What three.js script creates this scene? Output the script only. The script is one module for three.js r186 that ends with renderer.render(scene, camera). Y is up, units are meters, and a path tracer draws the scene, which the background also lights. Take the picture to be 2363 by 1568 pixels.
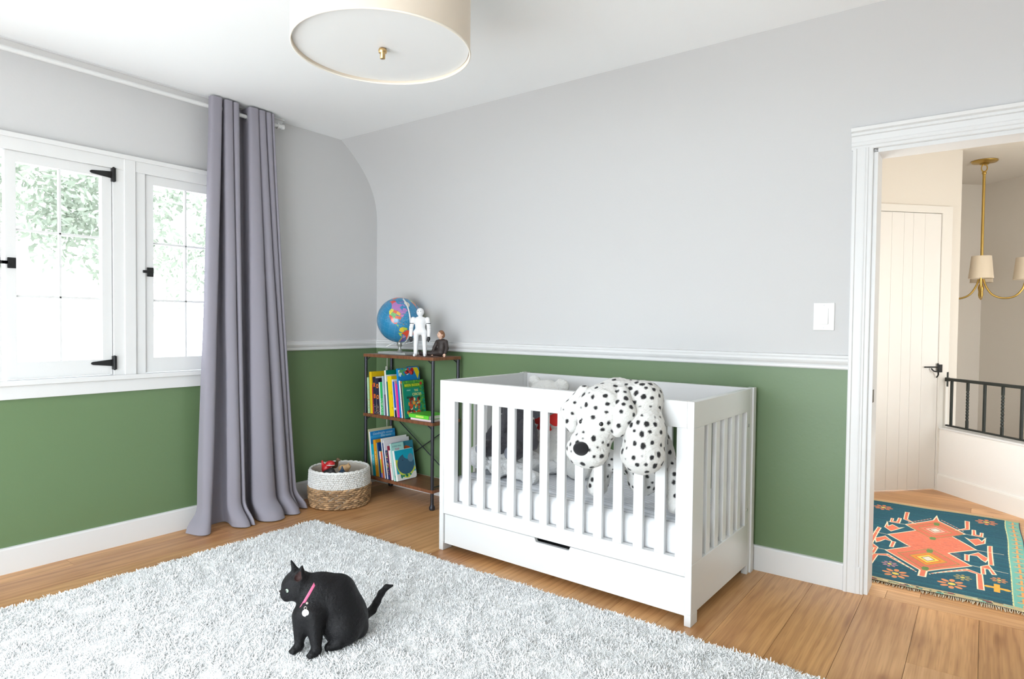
import * as THREE from 'three';
import { RoundedBoxGeometry } from 'three/addons/geometries/RoundedBoxGeometry.js';
import { mergeGeometries } from 'three/addons/utils/BufferGeometryUtils.js';
import { RectAreaLightUniformsLib } from 'three/addons/lights/RectAreaLightUniformsLib.js';

// ---------------------------------------------------------------- camera, sky, large lights, exposure
const scene = new THREE.Scene();
const V = (x, y, z) => new THREE.Vector3(x, y, z);
const FOCAL = 1464.6, FRAME_H = 1568;
const camera = new THREE.PerspectiveCamera(2 * Math.atan(FRAME_H / 2 / FOCAL) * 180 / Math.PI, 2363 / 1568, 0.05, 200);
{
  const yaw = 0.640375, pitch = -0.025657, roll = 0.0103575;
  camera.position.set(3.84245, 1.2592, 3.37072);
  const fw = V(-Math.sin(yaw) * Math.cos(pitch), Math.sin(pitch), -Math.cos(yaw) * Math.cos(pitch));
  const r = fw.clone().cross(V(0, 1, 0)).normalize(), u = r.clone().cross(fw);
  camera.up.copy(u.multiplyScalar(Math.cos(roll)).addScaledVector(r, -Math.sin(roll)));
  camera.lookAt(camera.position.clone().add(fw));
}
const renderer = new THREE.WebGLRenderer({ antialias: true });
renderer.toneMapping = THREE.LinearToneMapping;
renderer.toneMappingExposure = 0.81;
renderer.shadowMap.enabled = true;
scene.background = new THREE.Color().setRGB(0.84, 0.93, 1.0);
scene.backgroundIntensity = 8;
RectAreaLightUniformsLib.init();
function areaLight(name, color, intensity, w, h, pos, look) {
  const l = new THREE.RectAreaLight(color, intensity, w, h);
  l.name = name; l.position.copy(pos); l.lookAt(look);
  // a RectAreaLight shines along its -z axis
  scene.add(l); return l;
}
const DAY = new THREE.Color().setRGB(0.87, 0.945, 1.0), WARM = new THREE.Color().setRGB(1.0, 0.94, 0.87);
// unseen rear window, sized to fill the room; two added lights for the hall
areaLight('unseen_rear_window_fill', DAY, 5.9, 3.1, 1.82, V(2.35, 0.97, 4.36), V(2.35, 0.97, 0));
areaLight('added_stairwell_light', WARM, 5.2, 1.2, 1.8, V(5.98, 1.0, -1.15), V(0, 1.0, -1.15));  // added warm source at an invented window, brightens hall and stairwell
areaLight('added_hall_light', WARM, 3.6, 1.2, 1.4, V(2.93, 1.3, -1.15), V(6, 1.3, -1.15));  // added to brighten the half wall from the hidden side of the hall
// high sun behind the house: it lights the garden and the paving, no window faces it
const sun = new THREE.DirectionalLight(new THREE.Color().setRGB(1.0, 0.98, 0.95), 5);
sun.name = 'sun'; sun.position.set(4, 26, -20); sun.target.position.set(0, 0, 0); scene.add(sun, sun.target);
sun.castShadow = true; sun.shadow.mapSize.set(2048, 2048); Object.assign(sun.shadow.camera, { left: -25, right: 25, top: 25, bottom: -25, near: 1, far: 80 });

// ---------------------------------------------------------------- helpers
function rng(seed) { let s = seed | 0; return () => { s = (s + 0x6d2b79f5) | 0; let t = Math.imul(s ^ (s >>> 15), 1 | s); t = (t + Math.imul(t ^ (t >>> 7), 61 | t)) ^ t; return ((t ^ (t >>> 14)) >>> 0) / 4294967296; }; }
const lerp = (a, b, t) => a + (b - a) * t, clamp = (x, a = 0, b = 1) => Math.min(b, Math.max(a, x)), rad = (d) => d * Math.PI / 180;
const smooth = (a, b, x) => { const t = clamp((x - a) / (b - a)); return t * t * (3 - 2 * t); };
const hash3 = (x, y, z) => { let h = Math.imul(x, 374761393) ^ Math.imul(y, 668265263) ^ Math.imul(z, 2147483647 - 11); h = Math.imul(h ^ (h >>> 13), 1274126177); return ((h ^ (h >>> 16)) >>> 0) / 4294967296; };
// value noise; px, py wrap it so that textures tile
function noise2(x, y, px = 0, py = 0, seed = 0) {
  const xi = Math.floor(x), yi = Math.floor(y), fx = x - xi, fy = y - yi, u = fx * fx * (3 - 2 * fx), v = fy * fy * (3 - 2 * fy);
  const w = (a, p) => p ? ((a % p) + p) % p : a;
  const h = (i, j) => hash3(w(xi + i, px), w(yi + j, py), seed);
  return lerp(lerp(h(0, 0), h(1, 0), u), lerp(h(0, 1), h(1, 1), u), v);
}
function noise3(x, y, z, seed = 0) {
  const zi = Math.floor(z), f = z - zi, w = f * f * (3 - 2 * f);
  return lerp(noise2(x, y, 0, 0, seed + zi * 17), noise2(x, y, 0, 0, seed + (zi + 1) * 17), w);
}
const fbm2 = (x, y, px, py, seed, oct = 4) => { let s = 0, a = 0.5, n = 0; for (let i = 0; i < oct; i++) { s += a * noise2(x, y, px, py, seed + i); n += a; x *= 2; y *= 2; px *= 2; py *= 2; a *= 0.5; } return s / n; };
function dataTex(w, h, f, srgb = true) {
  const d = new Uint8Array(w * h * 4);
  for (let y = 0; y < h; y++) for (let x = 0; x < w; x++) { const c = f(x / w, y / h), o = (y * w + x) * 4; for (let k = 0; k < 3; k++) d[o + k] = clamp(Array.isArray(c) ? c[k] : c) * 255; d[o + 3] = 255; }
  const t = new THREE.DataTexture(d, w, h);
  t.wrapS = t.wrapT = THREE.RepeatWrapping; t.magFilter = THREE.LinearFilter; t.minFilter = THREE.LinearMipmapLinearFilter; t.generateMipmaps = true;
  if (srgb) t.colorSpace = THREE.SRGBColorSpace; t.needsUpdate = true; return t;
}
function canvasTex(w, h, draw) {
  const c = document.createElement('canvas'); c.width = w; c.height = h; const g = c.getContext('2d'); draw(g, w, h);
  const t = new THREE.CanvasTexture(c); t.colorSpace = THREE.SRGBColorSpace; t.wrapS = t.wrapT = THREE.ClampToEdgeWrapping; t.magFilter = THREE.LinearFilter; return t;
}
const rep = (t, x, y) => { const c = t.clone(); c.repeat.set(x, y); c.needsUpdate = true; return c; };
const mat = (color, rough = 0.6, extra = {}) => new THREE.MeshPhysicalMaterial({ color: Array.isArray(color) ? new THREE.Color().setRGB(...color) : new THREE.Color(color), roughness: rough, ...extra });

const taken = {};
function numbered(name) { const n = taken[name] = (taken[name] ?? -1) + 1; return n ? name + '_' + String(n).padStart(3, '0') : name; }
function shadows(o) { o.castShadow = true; o.receiveShadow = true; return o; }
function part(name, geo, m, parent, label) { const o = shadows(new THREE.Mesh(geo, m)); o.name = name; parent.add(o); if (label) o.userData.label = label; return o; }
function thing(name, label, category, pos = [0, 0, 0], turn = 0, group) {
  const o = new THREE.Group(); o.name = numbered(name); scene.add(o); o.position.set(...pos); o.rotation.y = turn; o.userData = { label, category }; if (group) o.userData.group = group; return o;
}
function struct(name, label, category, geo, m) {
  const o = geo ? shadows(new THREE.Mesh(geo, m)) : new THREE.Group();
  o.name = name; scene.add(o); o.userData = { label, category, kind: 'structure' }; return o;
}
// geometry shorthands
const bx = (w, h, d, x = 0, y = 0, z = 0) => new THREE.BoxGeometry(w, h, d).translate(x, y, z);
const b2 = (x0, x1, y0, y1, z0, z1) => bx(x1 - x0, y1 - y0, z1 - z0, (x0 + x1) / 2, (y0 + y1) / 2, (z0 + z1) / 2);
const rbx = (w, h, d, r = 0.004, x = 0, y = 0, z = 0, seg = 2) => new RoundedBoxGeometry(w, h, d, seg, Math.min(r, w / 2.01, h / 2.01, d / 2.01)).translate(x, y, z);
const r2 = (x0, x1, y0, y1, z0, z1, r = 0.003) => rbx(x1 - x0, y1 - y0, z1 - z0, r, (x0 + x1) / 2, (y0 + y1) / 2, (z0 + z1) / 2);
const cyl = (ra, rb, h, x = 0, y = 0, z = 0, n = 20) => new THREE.CylinderGeometry(ra, rb, h, n).translate(x, y, z);
const sph = (r, x = 0, y = 0, z = 0, n = 20, m = 14) => new THREE.SphereGeometry(r, n, m).translate(x, y, z);
const lathe = (pts, n = 40) => new THREE.LatheGeometry(pts.map((p) => new THREE.Vector2(...p)), n);
function rod(a, b, r, r2_ = r, n = 12) { const d = b.clone().sub(a), g = new THREE.CylinderGeometry(r2_, r, d.length(), n); g.applyQuaternion(new THREE.Quaternion().setFromUnitVectors(V(0, 1, 0), d.clone().normalize())); return g.translate((a.x + b.x) / 2, (a.y + b.y) / 2, (a.z + b.z) / 2); }
const tube = (pts, r, n = 40, rs = 8, closed = false) => new THREE.TubeGeometry(new THREE.CatmullRomCurve3(pts, closed), n, r, rs, closed);
function merge(list) { return mergeGeometries(list.map((g) => { const h = g.index ? g.toNonIndexed() : g.clone(); for (const k of Object.keys(h.attributes)) if (!['position', 'normal', 'uv'].includes(k)) h.deleteAttribute(k); if (!h.attributes.uv) h.setAttribute('uv', new THREE.BufferAttribute(new Float32Array(h.attributes.position.count * 2), 2)); return h; })); }
// a moulding: profile points (out, up) run along out x up from start
function mould(profile, start, out, len) {
  const s = new THREE.Shape(profile.map((p) => new THREE.Vector2(...p)));
  const g = new THREE.ExtrudeGeometry(s, { depth: len, bevelEnabled: false, steps: 1 });
  const up = V(0, 1, 0), along = out.clone().cross(up);
  return g.applyMatrix4(new THREE.Matrix4().makeBasis(out, up, along).setPosition(start));
}
// uv in metres, from the dominant axis of each face (for flat-sided pieces)
function metreUV(g, s = 1, ox = 0, oy = 0) {
  const h = g.index ? g.toNonIndexed() : g, p = h.attributes.position, uv = new Float32Array(p.count * 2);
  for (let i = 0; i < p.count; i += 3) {
    const a = V(p.getX(i), p.getY(i), p.getZ(i)), b = V(p.getX(i + 1), p.getY(i + 1), p.getZ(i + 1)), c = V(p.getX(i + 2), p.getY(i + 2), p.getZ(i + 2));
    const n = b.clone().sub(a).cross(c.clone().sub(a)); const ax = Math.abs(n.x), ay = Math.abs(n.y), az = Math.abs(n.z);
    [a, b, c].forEach((q, k) => { const [u, v] = ax > ay && ax > az ? [q.z, q.y] : ay > az ? [q.z, q.x] : [q.x, q.y]; uv[(i + k) * 2] = u * s + ox; uv[(i + k) * 2 + 1] = v * s + oy; });
  }
  h.setAttribute('uv', new THREE.BufferAttribute(uv, 2)); return h;
}
// surface nets of a signed distance field
function sdfMesh(f, lo, hi, cell, color) {
  const n = [0, 1, 2].map((k) => Math.ceil((hi[k] - lo[k]) / cell) + 1), [nx, ny, nz] = n, val = new Float32Array(nx * ny * nz);
  const at = (i, j, k) => (k * ny + j) * nx + i;
  for (let k = 0; k < nz; k++) for (let j = 0; j < ny; j++) for (let i = 0; i < nx; i++) val[at(i, j, k)] = f(lo[0] + i * cell, lo[1] + j * cell, lo[2] + k * cell);
  const vid = new Int32Array(nx * ny * nz).fill(-1), pos = [], idx = [];
  for (let k = 0; k < nz - 1; k++) for (let j = 0; j < ny - 1; j++) for (let i = 0; i < nx - 1; i++) {
    let sx = 0, sy = 0, sz = 0, c = 0; const v = [];
    for (let q = 0; q < 8; q++) v.push(val[at(i + (q & 1), j + ((q >> 1) & 1), k + (q >> 2))]);
    let neg = 0; for (let q = 0; q < 8; q++) if (v[q] < 0) neg++;
    if (neg === 0 || neg === 8) continue;
    for (let q = 0; q < 8; q++) for (const b of [1, 2, 4]) { if (q & b) continue; const r = q | b; if ((v[q] < 0) === (v[r] < 0)) continue; const t = v[q] / (v[q] - v[r]); c++; sx += (q & 1) + (b === 1 ? t : 0); sy += ((q >> 1) & 1) + (b === 2 ? t : 0); sz += (q >> 2) + (b === 4 ? t : 0); }
    vid[at(i, j, k)] = pos.length / 3; pos.push(lo[0] + (i + sx / c) * cell, lo[1] + (j + sy / c) * cell, lo[2] + (k + sz / c) * cell);
  }
  const quad = (a, b, c, d, flip) => { if (a < 0 || b < 0 || c < 0 || d < 0) return; flip ? idx.push(a, c, b, a, d, c) : idx.push(a, b, c, a, c, d); };
  for (let k = 1; k < nz - 1; k++) for (let j = 1; j < ny - 1; j++) for (let i = 1; i < nx - 1; i++) {
    const a = val[at(i, j, k)] < 0;
    if (a !== (val[at(i + 1, j, k)] < 0)) quad(vid[at(i, j - 1, k - 1)], vid[at(i, j, k - 1)], vid[at(i, j, k)], vid[at(i, j - 1, k)], !a);
    if (a !== (val[at(i, j + 1, k)] < 0)) quad(vid[at(i - 1, j, k - 1)], vid[at(i - 1, j, k)], vid[at(i, j, k)], vid[at(i, j, k - 1)], !a);
    if (a !== (val[at(i, j, k + 1)] < 0)) quad(vid[at(i - 1, j - 1, k)], vid[at(i, j - 1, k)], vid[at(i, j, k)], vid[at(i - 1, j, k)], !a);
  }
  const g = new THREE.BufferGeometry(), P = new Float32Array(pos), N = new Float32Array(pos.length), e = cell * 0.6;
  for (let i = 0; i < P.length; i += 3) {
    const x = P[i], y = P[i + 1], z = P[i + 2], gx = f(x + e, y, z) - f(x - e, y, z), gy = f(x, y + e, z) - f(x, y - e, z), gz = f(x, y, z + e) - f(x, y, z - e), l = Math.hypot(gx, gy, gz) || 1;
    N[i] = gx / l; N[i + 1] = gy / l; N[i + 2] = gz / l;
  }
  g.setAttribute('position', new THREE.BufferAttribute(P, 3)); g.setAttribute('normal', new THREE.BufferAttribute(N, 3)); g.setIndex(idx);
  const uv = new Float32Array(P.length / 3 * 2); for (let i = 0; i < P.length / 3; i++) { uv[i * 2] = P[i * 3] * 4 + P[i * 3 + 2] * 2.3; uv[i * 2 + 1] = P[i * 3 + 1] * 4 + P[i * 3 + 2] * 1.7; }
  g.setAttribute('uv', new THREE.BufferAttribute(uv, 2));
  if (color) { const C = new Float32Array(P.length); for (let i = 0; i < P.length; i += 3) { const c = color(P[i], P[i + 1], P[i + 2], N[i], N[i + 1], N[i + 2]); C[i] = c[0]; C[i + 1] = c[1]; C[i + 2] = c[2]; } g.setAttribute('color', new THREE.BufferAttribute(C, 3)); }
  return g;
}
const smin = (a, b, k) => { const h = Math.max(k - Math.abs(a - b), 0) / k; return Math.min(a, b) - h * h * k * 0.25; };
function sdCap(px, py, pz, a, b, ra, rb) { const bx_ = b[0] - a[0], by = b[1] - a[1], bz = b[2] - a[2], qx = px - a[0], qy = py - a[1], qz = pz - a[2], h = clamp((qx * bx_ + qy * by + qz * bz) / (bx_ * bx_ + by * by + bz * bz)); return Math.hypot(qx - bx_ * h, qy - by * h, qz - bz * h) - lerp(ra, rb, h); }
function sdEll(px, py, pz, c, r) { const x = (px - c[0]) / r[0], y = (py - c[1]) / r[1], z = (pz - c[2]) / r[2], k0 = Math.hypot(x, y, z), k1 = Math.hypot(x / r[0], y / r[1], z / r[2]); return k1 < 1e-9 ? -Math.min(...r) : k0 * (k0 - 1) / k1; }
// prims: ['c', a, b, ra, rb, k] or ['e', centre, radii, k]; blended in order
function field(prims) { return (x, y, z) => { let d = 1e9; for (const p of prims) d = smin(d, p[0] === 'c' ? sdCap(x, y, z, p[1], p[2], p[3], p[4]) : sdEll(x, y, z, p[1], p[2]), p[0] === 'c' ? p[5] : p[3]); return d; }; }

// ---------------------------------------------------------------- materials of the house
const plasterBump = dataTex(512, 512, (u, v) => 0.5 + 0.5 * (fbm2(u * 24, v * 24, 24, 24, 5, 5) - 0.5) + 0.12 * (noise2(u * 160, v * 160, 160, 160, 9) - 0.5), false);
const PLASTER = rep(plasterBump, 0.8, 0.8);
const wallGrey = mat([0.60, 0.592, 0.59], 0.75, { bumpMap: PLASTER, bumpScale: 0.0012 });
const wallGreen = mat([0.135, 0.21, 0.1], 0.42, { bumpMap: PLASTER, bumpScale: 0.0012 });
const white = mat([0.725, 0.72, 0.715], 0.38);
const ceilWhite = mat([0.92, 0.925, 0.93], 0.85, { bumpMap: PLASTER, bumpScale: 0.0008 });
const hallCream = mat([0.80, 0.745, 0.67], 0.8, { bumpMap: PLASTER, bumpScale: 0.001 });
const ironBlack = mat([0.012, 0.012, 0.013], 0.42, { metalness: 0.3 });
const glassPane = mat([1, 1, 1], 0.0, { transmission: 1, thickness: 0, ior: 1.45 });
// oak: long grain along u, rings as warped stripes across v
function oakTex(seed, base, dark) {
  return dataTex(1024, 256, (u, v) => {
    const w = fbm2(u * 2, v * 2, 2, 2, seed, 2), w2 = fbm2(u * 8, v * 6, 8, 6, seed + 20, 3);
    const ring = 0.5 + 0.5 * Math.sin((v * 10 + w * 5 + w2 * 0.8) * Math.PI * 2);
    const fine = noise2(u * 14, v * 120, 14, 120, seed + 40), pore = Math.pow(noise2(u * 26, v * 128, 26, 128, seed + 60), 4);
    const cloud = fbm2(u * 6, v * 3, 6, 3, seed + 80, 3), knot = Math.pow(noise2(u * 9, v * 5, 9, 5, seed + 99), 14);
    const t = clamp(0.24 * Math.pow(ring, 1.6) + 0.24 * fine + 0.3 * pore + 0.55 * (cloud - 0.4) + 0.8 * knot);
    return [0, 1, 2].map((k) => lerp(base[k], dark[k], t));
  });
}
const OAK = [[3, [0.86, 0.67, 0.47], [0.62, 0.42, 0.25]], [11, [0.83, 0.635, 0.43], [0.58, 0.385, 0.22]], [23, [0.88, 0.70, 0.51], [0.68, 0.48, 0.30]], [37, [0.80, 0.60, 0.42], [0.56, 0.37, 0.22]]].map((a) => oakTex(...a));
const oakMats = [];
for (const t of OAK) for (const tint of [[1.1, 1.09, 1.07], [1.0, 0.97, 0.94], [0.9, 0.86, 0.81], [1.06, 1.03, 0.99]]) { const m = mat(tint, 0.36, { map: t, bumpMap: t, bumpScale: 0.0004 }); oakMats.push(m); }

// ---------------------------------------------------------------- room shell (x right along the crib wall, z towards the camera)
const H = 2.6, HR = 1.054, RX = 4.55, RZ = 4.4;
// coved upper part of the crib wall
const cove = (y) => y < 2.0 ? 0 : 0.35 * Math.pow((y - 2.0) / 0.6, 2.4);
const DOOR0 = 3.41, DOOR1 = 4.27, DOORH = 2.084, WT = 0.14;
function backWallPiece(x0, x1, y0, y1, y) {   // solid between the cove profile and the hall side
  const pts = [[-WT, y0]]; const n = Math.max(1, Math.ceil((y1 - y0) / 0.012)); for (let i = 0; i <= n; i++) { const yy = lerp(y0, y1, i / n); pts.push([cove(yy), yy]); } pts.push([-WT, y1]);
  return mould(pts, V(x1, 0, 0), V(0, 0, 1), x1 - x0);
}
{
  const w = struct('wall_back', 'grey plaster wall coved at the top with a green dado behind the crib', 'wall');
  part('upper_wall', metreUV(merge([backWallPiece(-0.2, DOOR0, HR, H), backWallPiece(DOOR0, DOOR1, DOORH, H), backWallPiece(DOOR1, 6.1, HR, H)])), wallGrey, w);
  part('lower_wall', metreUV(merge([backWallPiece(-0.2, DOOR0, -0.1, HR), backWallPiece(DOOR1, 6.1, -0.1, HR)])), wallGreen, w, 'green painted dado');
}
// window wall: openings for the casements
const SASH = [[1.243, 1.721], [1.887, 2.365], [2.375, 2.853], [3.019, 3.497]], WIN0 = 1.2, WIN1 = 3.54, SILL = 0.95, HEAD = 2.085;
{
  const w = struct('wall_left', 'grey plaster window wall with a green dado below the sill', 'wall');
  const X0 = -0.2;
  part('upper_wall', metreUV(merge([b2(X0, 0, HR, H, -0.14, WIN0), b2(X0, 0, HR, H, WIN1, RZ + 0.2), b2(X0, 0, HEAD, H, WIN0, WIN1)])), wallGrey, w);
  part('lower_wall', metreUV(merge([b2(X0, 0, -0.1, HR, -0.14, WIN0), b2(X0, 0, -0.1, HR, WIN1, RZ + 0.2), b2(X0, 0, -0.1, SILL, WIN0, WIN1)])), wallGreen, w, 'green painted dado');
}
{
  const w = struct('wall_right', 'grey wall with a green dado on the door side of the room', 'wall');
  part('upper_wall', metreUV(b2(RX, RX + 0.15, HR, H, 0, RZ + 0.2)), wallGrey, w); part('lower_wall', metreUV(b2(RX, RX + 0.15, -0.1, HR, 0, RZ + 0.2)), wallGreen, w);
}
{
  const w = struct('wall_front', 'grey wall with an unseen window made wide to light the room', 'wall');
  part('upper_wall', metreUV(merge([b2(-0.2, 0.8, HR, H, RZ, RZ + 0.2), b2(3.9, RX + 0.15, HR, H, RZ, RZ + 0.2), b2(0.8, 3.9, 1.9, H, RZ, RZ + 0.2)])), wallGrey, w);
  part('lower_wall', metreUV(merge([b2(-0.2, 0.8, -0.1, HR, RZ, RZ + 0.2), b2(3.9, RX + 0.15, -0.1, HR, RZ, RZ + 0.2), b2(0.8, 3.9, -0.1, 0.06, RZ, RZ + 0.2)])), wallGreen, w);
}
struct('ceiling', 'smooth white painted ceiling', 'ceiling', metreUV(b2(-0.2, RX + 0.15, H, H + 0.15, -WT, RZ + 0.2)), ceilWhite);

// oak floor: every board a piece of its own
const PW = 0.2185;
{
  const f = struct('floor', 'honey oak floor of wide boards running along the window wall', 'floor');
  part('subfloor', b2(-0.2, RX + 0.15, -0.12, -0.02, -0.01, RZ + 0.2), mat([0.08, 0.05, 0.03], 0.9), f);
  const R = rng(41);
  let x1 = 3.414 + PW * 6;
  for (; x1 > 0; x1 -= PW) {
    const a = Math.max(0, x1 - PW) + 0.0007, b = Math.min(RX, x1) - 0.0007; if (b - a < 0.01) continue;
    let z = -0.005 - R() * 1.3;
    while (z < RZ) {
      const len = 1.1 + R() * 1.1, z0 = Math.max(-0.005, z) + 0.0006, z1 = Math.min(RZ, z + len) - 0.0006; z += len;
      if (z1 - z0 < 0.05) continue;
      const k = Math.floor(R() * 15.99), g = metreUV(b2(a, b, -0.02, 0, z0, z1), 1);
      const uv = g.attributes.uv, ox = R() * 3, oy = R() * 3; for (let i = 0; i < uv.count; i++) uv.setXY(i, uv.getX(i) / 2.2 + ox, uv.getY(i) / 0.46 + oy);
      part('floor_board', g, oakMats[k], f);
    }
  }
}

// baseboards
const BB = [[0, 0], [0.016, 0], [0.016, 0.118], [0.012, 0.126], [0, 0.128]];
struct('baseboard_left', 'white flat baseboard under the window', 'baseboard', mould(BB, V(0, 0, 0), V(1, 0, 0), RZ), white);
struct('baseboard_back', 'white flat baseboard along the crib wall', 'baseboard', mould(BB, V(3.325, 0, 0), V(0, 0, 1), 3.325), white);
struct('baseboard_right', 'white flat baseboard beside the doorway', 'baseboard', mould(BB, V(RX, 0, RZ), V(-1, 0, 0), RZ), white);
struct('baseboard_front', 'white flat baseboard either side of the unseen rear window', 'baseboard', merge([mould(BB, V(0, 0, RZ), V(0, 0, -1), 0.8), mould(BB, V(3.9, 0, RZ), V(0, 0, -1), RX - 3.9)]), white);
// chair rail
const RAIL = [[0, HR], [0.012, HR], [0.016, HR + 0.006], [0.016, HR + 0.014], [0.011, HR + 0.02], [0.02, HR + 0.03], [0.024, HR + 0.04], [0.022, HR + 0.05], [0.013, HR + 0.057], [0.015, HR + 0.066], [0, HR + 0.07]];
struct('trim_1', 'white moulded chair rail between curtain and corner', 'chair rail', mould(RAIL, V(0, 0, 0), V(1, 0, 0), 1.165), white);
struct('trim_2', 'white moulded chair rail above the crib', 'chair rail', mould(RAIL, V(3.335, 0, 0), V(0, 0, 1), 3.335), white);
struct('trim_3', 'white moulded chair rail on the window wall past the casements', 'chair rail', mould(RAIL, V(0, 0, 3.6), V(1, 0, 0), RZ - 3.6), white);
struct('trim_4', 'white moulded chair rail beside the doorway', 'chair rail', mould(RAIL, V(RX, 0, RZ), V(-1, 0, 0), RZ), white);
struct('trim_5', 'narrow white crown strip where window wall meets ceiling', 'crown moulding', mould([[0, 2.555], [0.012, 2.555], [0.02, 2.57], [0.045, 2.592], [0.06, 2.594], [0.06, 2.6], [0, 2.6]], V(0, 0, 0.86), V(1, 0, 0), RZ - 0.86), white);

// casing of the doorway: stepped profile, plinth at the foot
{
  const c = struct('trim_6', 'white stepped door casing around the open doorway', 'door casing');
  // stile sections are extruded upwards: shape in (x, z)
  const stile = (x0, dir, y0, y1) => {
    const pts = [[0, 0], [0, 0.024], [0.004, 0.026], [0.014, 0.026], [0.018, 0.022], [0.046, 0.0205], [0.051, 0.0225], [0.056, 0.0205], [0.062, 0.0205], [0.066, 0.017], [0.08, 0.0165], [0.083, 0.014], [0.083, 0]];
    const s = new THREE.Shape(pts.map(([a, b]) => new THREE.Vector2(a * dir, b)));
    return new THREE.ExtrudeGeometry(s, { depth: y1 - y0, bevelEnabled: false }).applyMatrix4(new THREE.Matrix4().makeBasis(V(1, 0, 0), V(0, 0, 1), V(0, -1, 0)).setPosition(V(x0, y1, 0)));
  };
  part('stile', stile(DOOR0 - 0.083, 1, 0, 2.09), white, c); part('stile', stile(DOOR1 + 0.083, -1, 0, 2.09), white, c);
  const hp = [[0, 2.084], [0.012, 2.084], [0.016, 2.088], [0.0165, 2.1], [0.0205, 2.104], [0.0205, 2.112], [0.0225, 2.117], [0.0205, 2.122], [0.022, 2.146], [0.03, 2.15], [0.03, 2.162], [0.04, 2.168], [0.046, 2.182], [0, 2.182]];
  part('header', mould(hp, V(DOOR1 + 0.09, 0, 0), V(0, 0, 1), DOOR1 - DOOR0 + 0.18), white, c);
  part('plinth', r2(DOOR0 - 0.084, DOOR0 - 0.012, 0, 0.128, 0, 0.021, 0.003), white, c);
  part('jamb', merge([b2(DOOR0 - 0.001, DOOR0 + 0.018, 0, DOORH, -WT - 0.005, 0.004), b2(DOOR1 - 0.018, DOOR1 + 0.001, 0, DOORH, -WT - 0.005, 0.004), b2(DOOR0, DOOR1, DOORH - 0.018, DOORH + 0.001, -WT - 0.005, 0.004)]), white, c);
  part('strike_plate', r2(DOOR0 + 0.0175, DOOR0 + 0.0195, 0.905, 0.965, -0.045, -0.012, 0.0008), mat([0.12, 0.1, 0.08], 0.35, { metalness: 0.8 }), c, 'dark metal strike plate');
}

// casements
const CAS = 0.022;
{
  const c = struct('trim_7', 'white window casing with sill and mullions around the casements', 'window casing');
  part('head_casing', r2(0, CAS, HEAD - 0.005, 2.155, WIN0 - 0.05, WIN1 + 0.05), white, c);
  part('head_fillet', r2(0, CAS + 0.012, 2.14, 2.165, WIN0 - 0.058, WIN1 + 0.058, 0.004), white, c);
  part('sill', merge([r2(-0.16, CAS + 0.018, 0.925, 0.952, WIN0 - 0.06, WIN1 + 0.06, 0.005), r2(0, CAS, 0.858, 0.926, WIN0 - 0.05, WIN1 + 0.05)]), white, c);
  part('side_casing', r2(0, CAS, 0.95, HEAD, WIN0 - 0.05, WIN0 + 0.043), white, c); part('side_casing', r2(0, CAS, 0.95, HEAD, WIN1 - 0.043, WIN1 + 0.05), white, c);
  for (const [a, b] of [[1.721, 1.887], [2.853, 3.019]]) {
    const m = part('mullion', r2(-0.16, CAS - 0.006, 0.95, HEAD, a, b, 0.002), white, c);
    part('mullion_bead', r2(CAS - 0.008, CAS + 0.004, 0.95, HEAD + 0.06, (a + b) / 2 - 0.03, (a + b) / 2 + 0.03, 0.004), white, m);
  }
  part('lining', merge([b2(-0.18, 0, HEAD - 0.002, HEAD + 0.02, WIN0, WIN1), b2(-0.18, 0, 0.94, 0.95, WIN0, WIN1), b2(-0.18, 0, 0.95, HEAD, WIN0 - 0.01, WIN0 + 0.043), b2(-0.18, 0, 0.95, HEAD, WIN1 - 0.043, WIN1 + 0.01)]), white, c);
}
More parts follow.
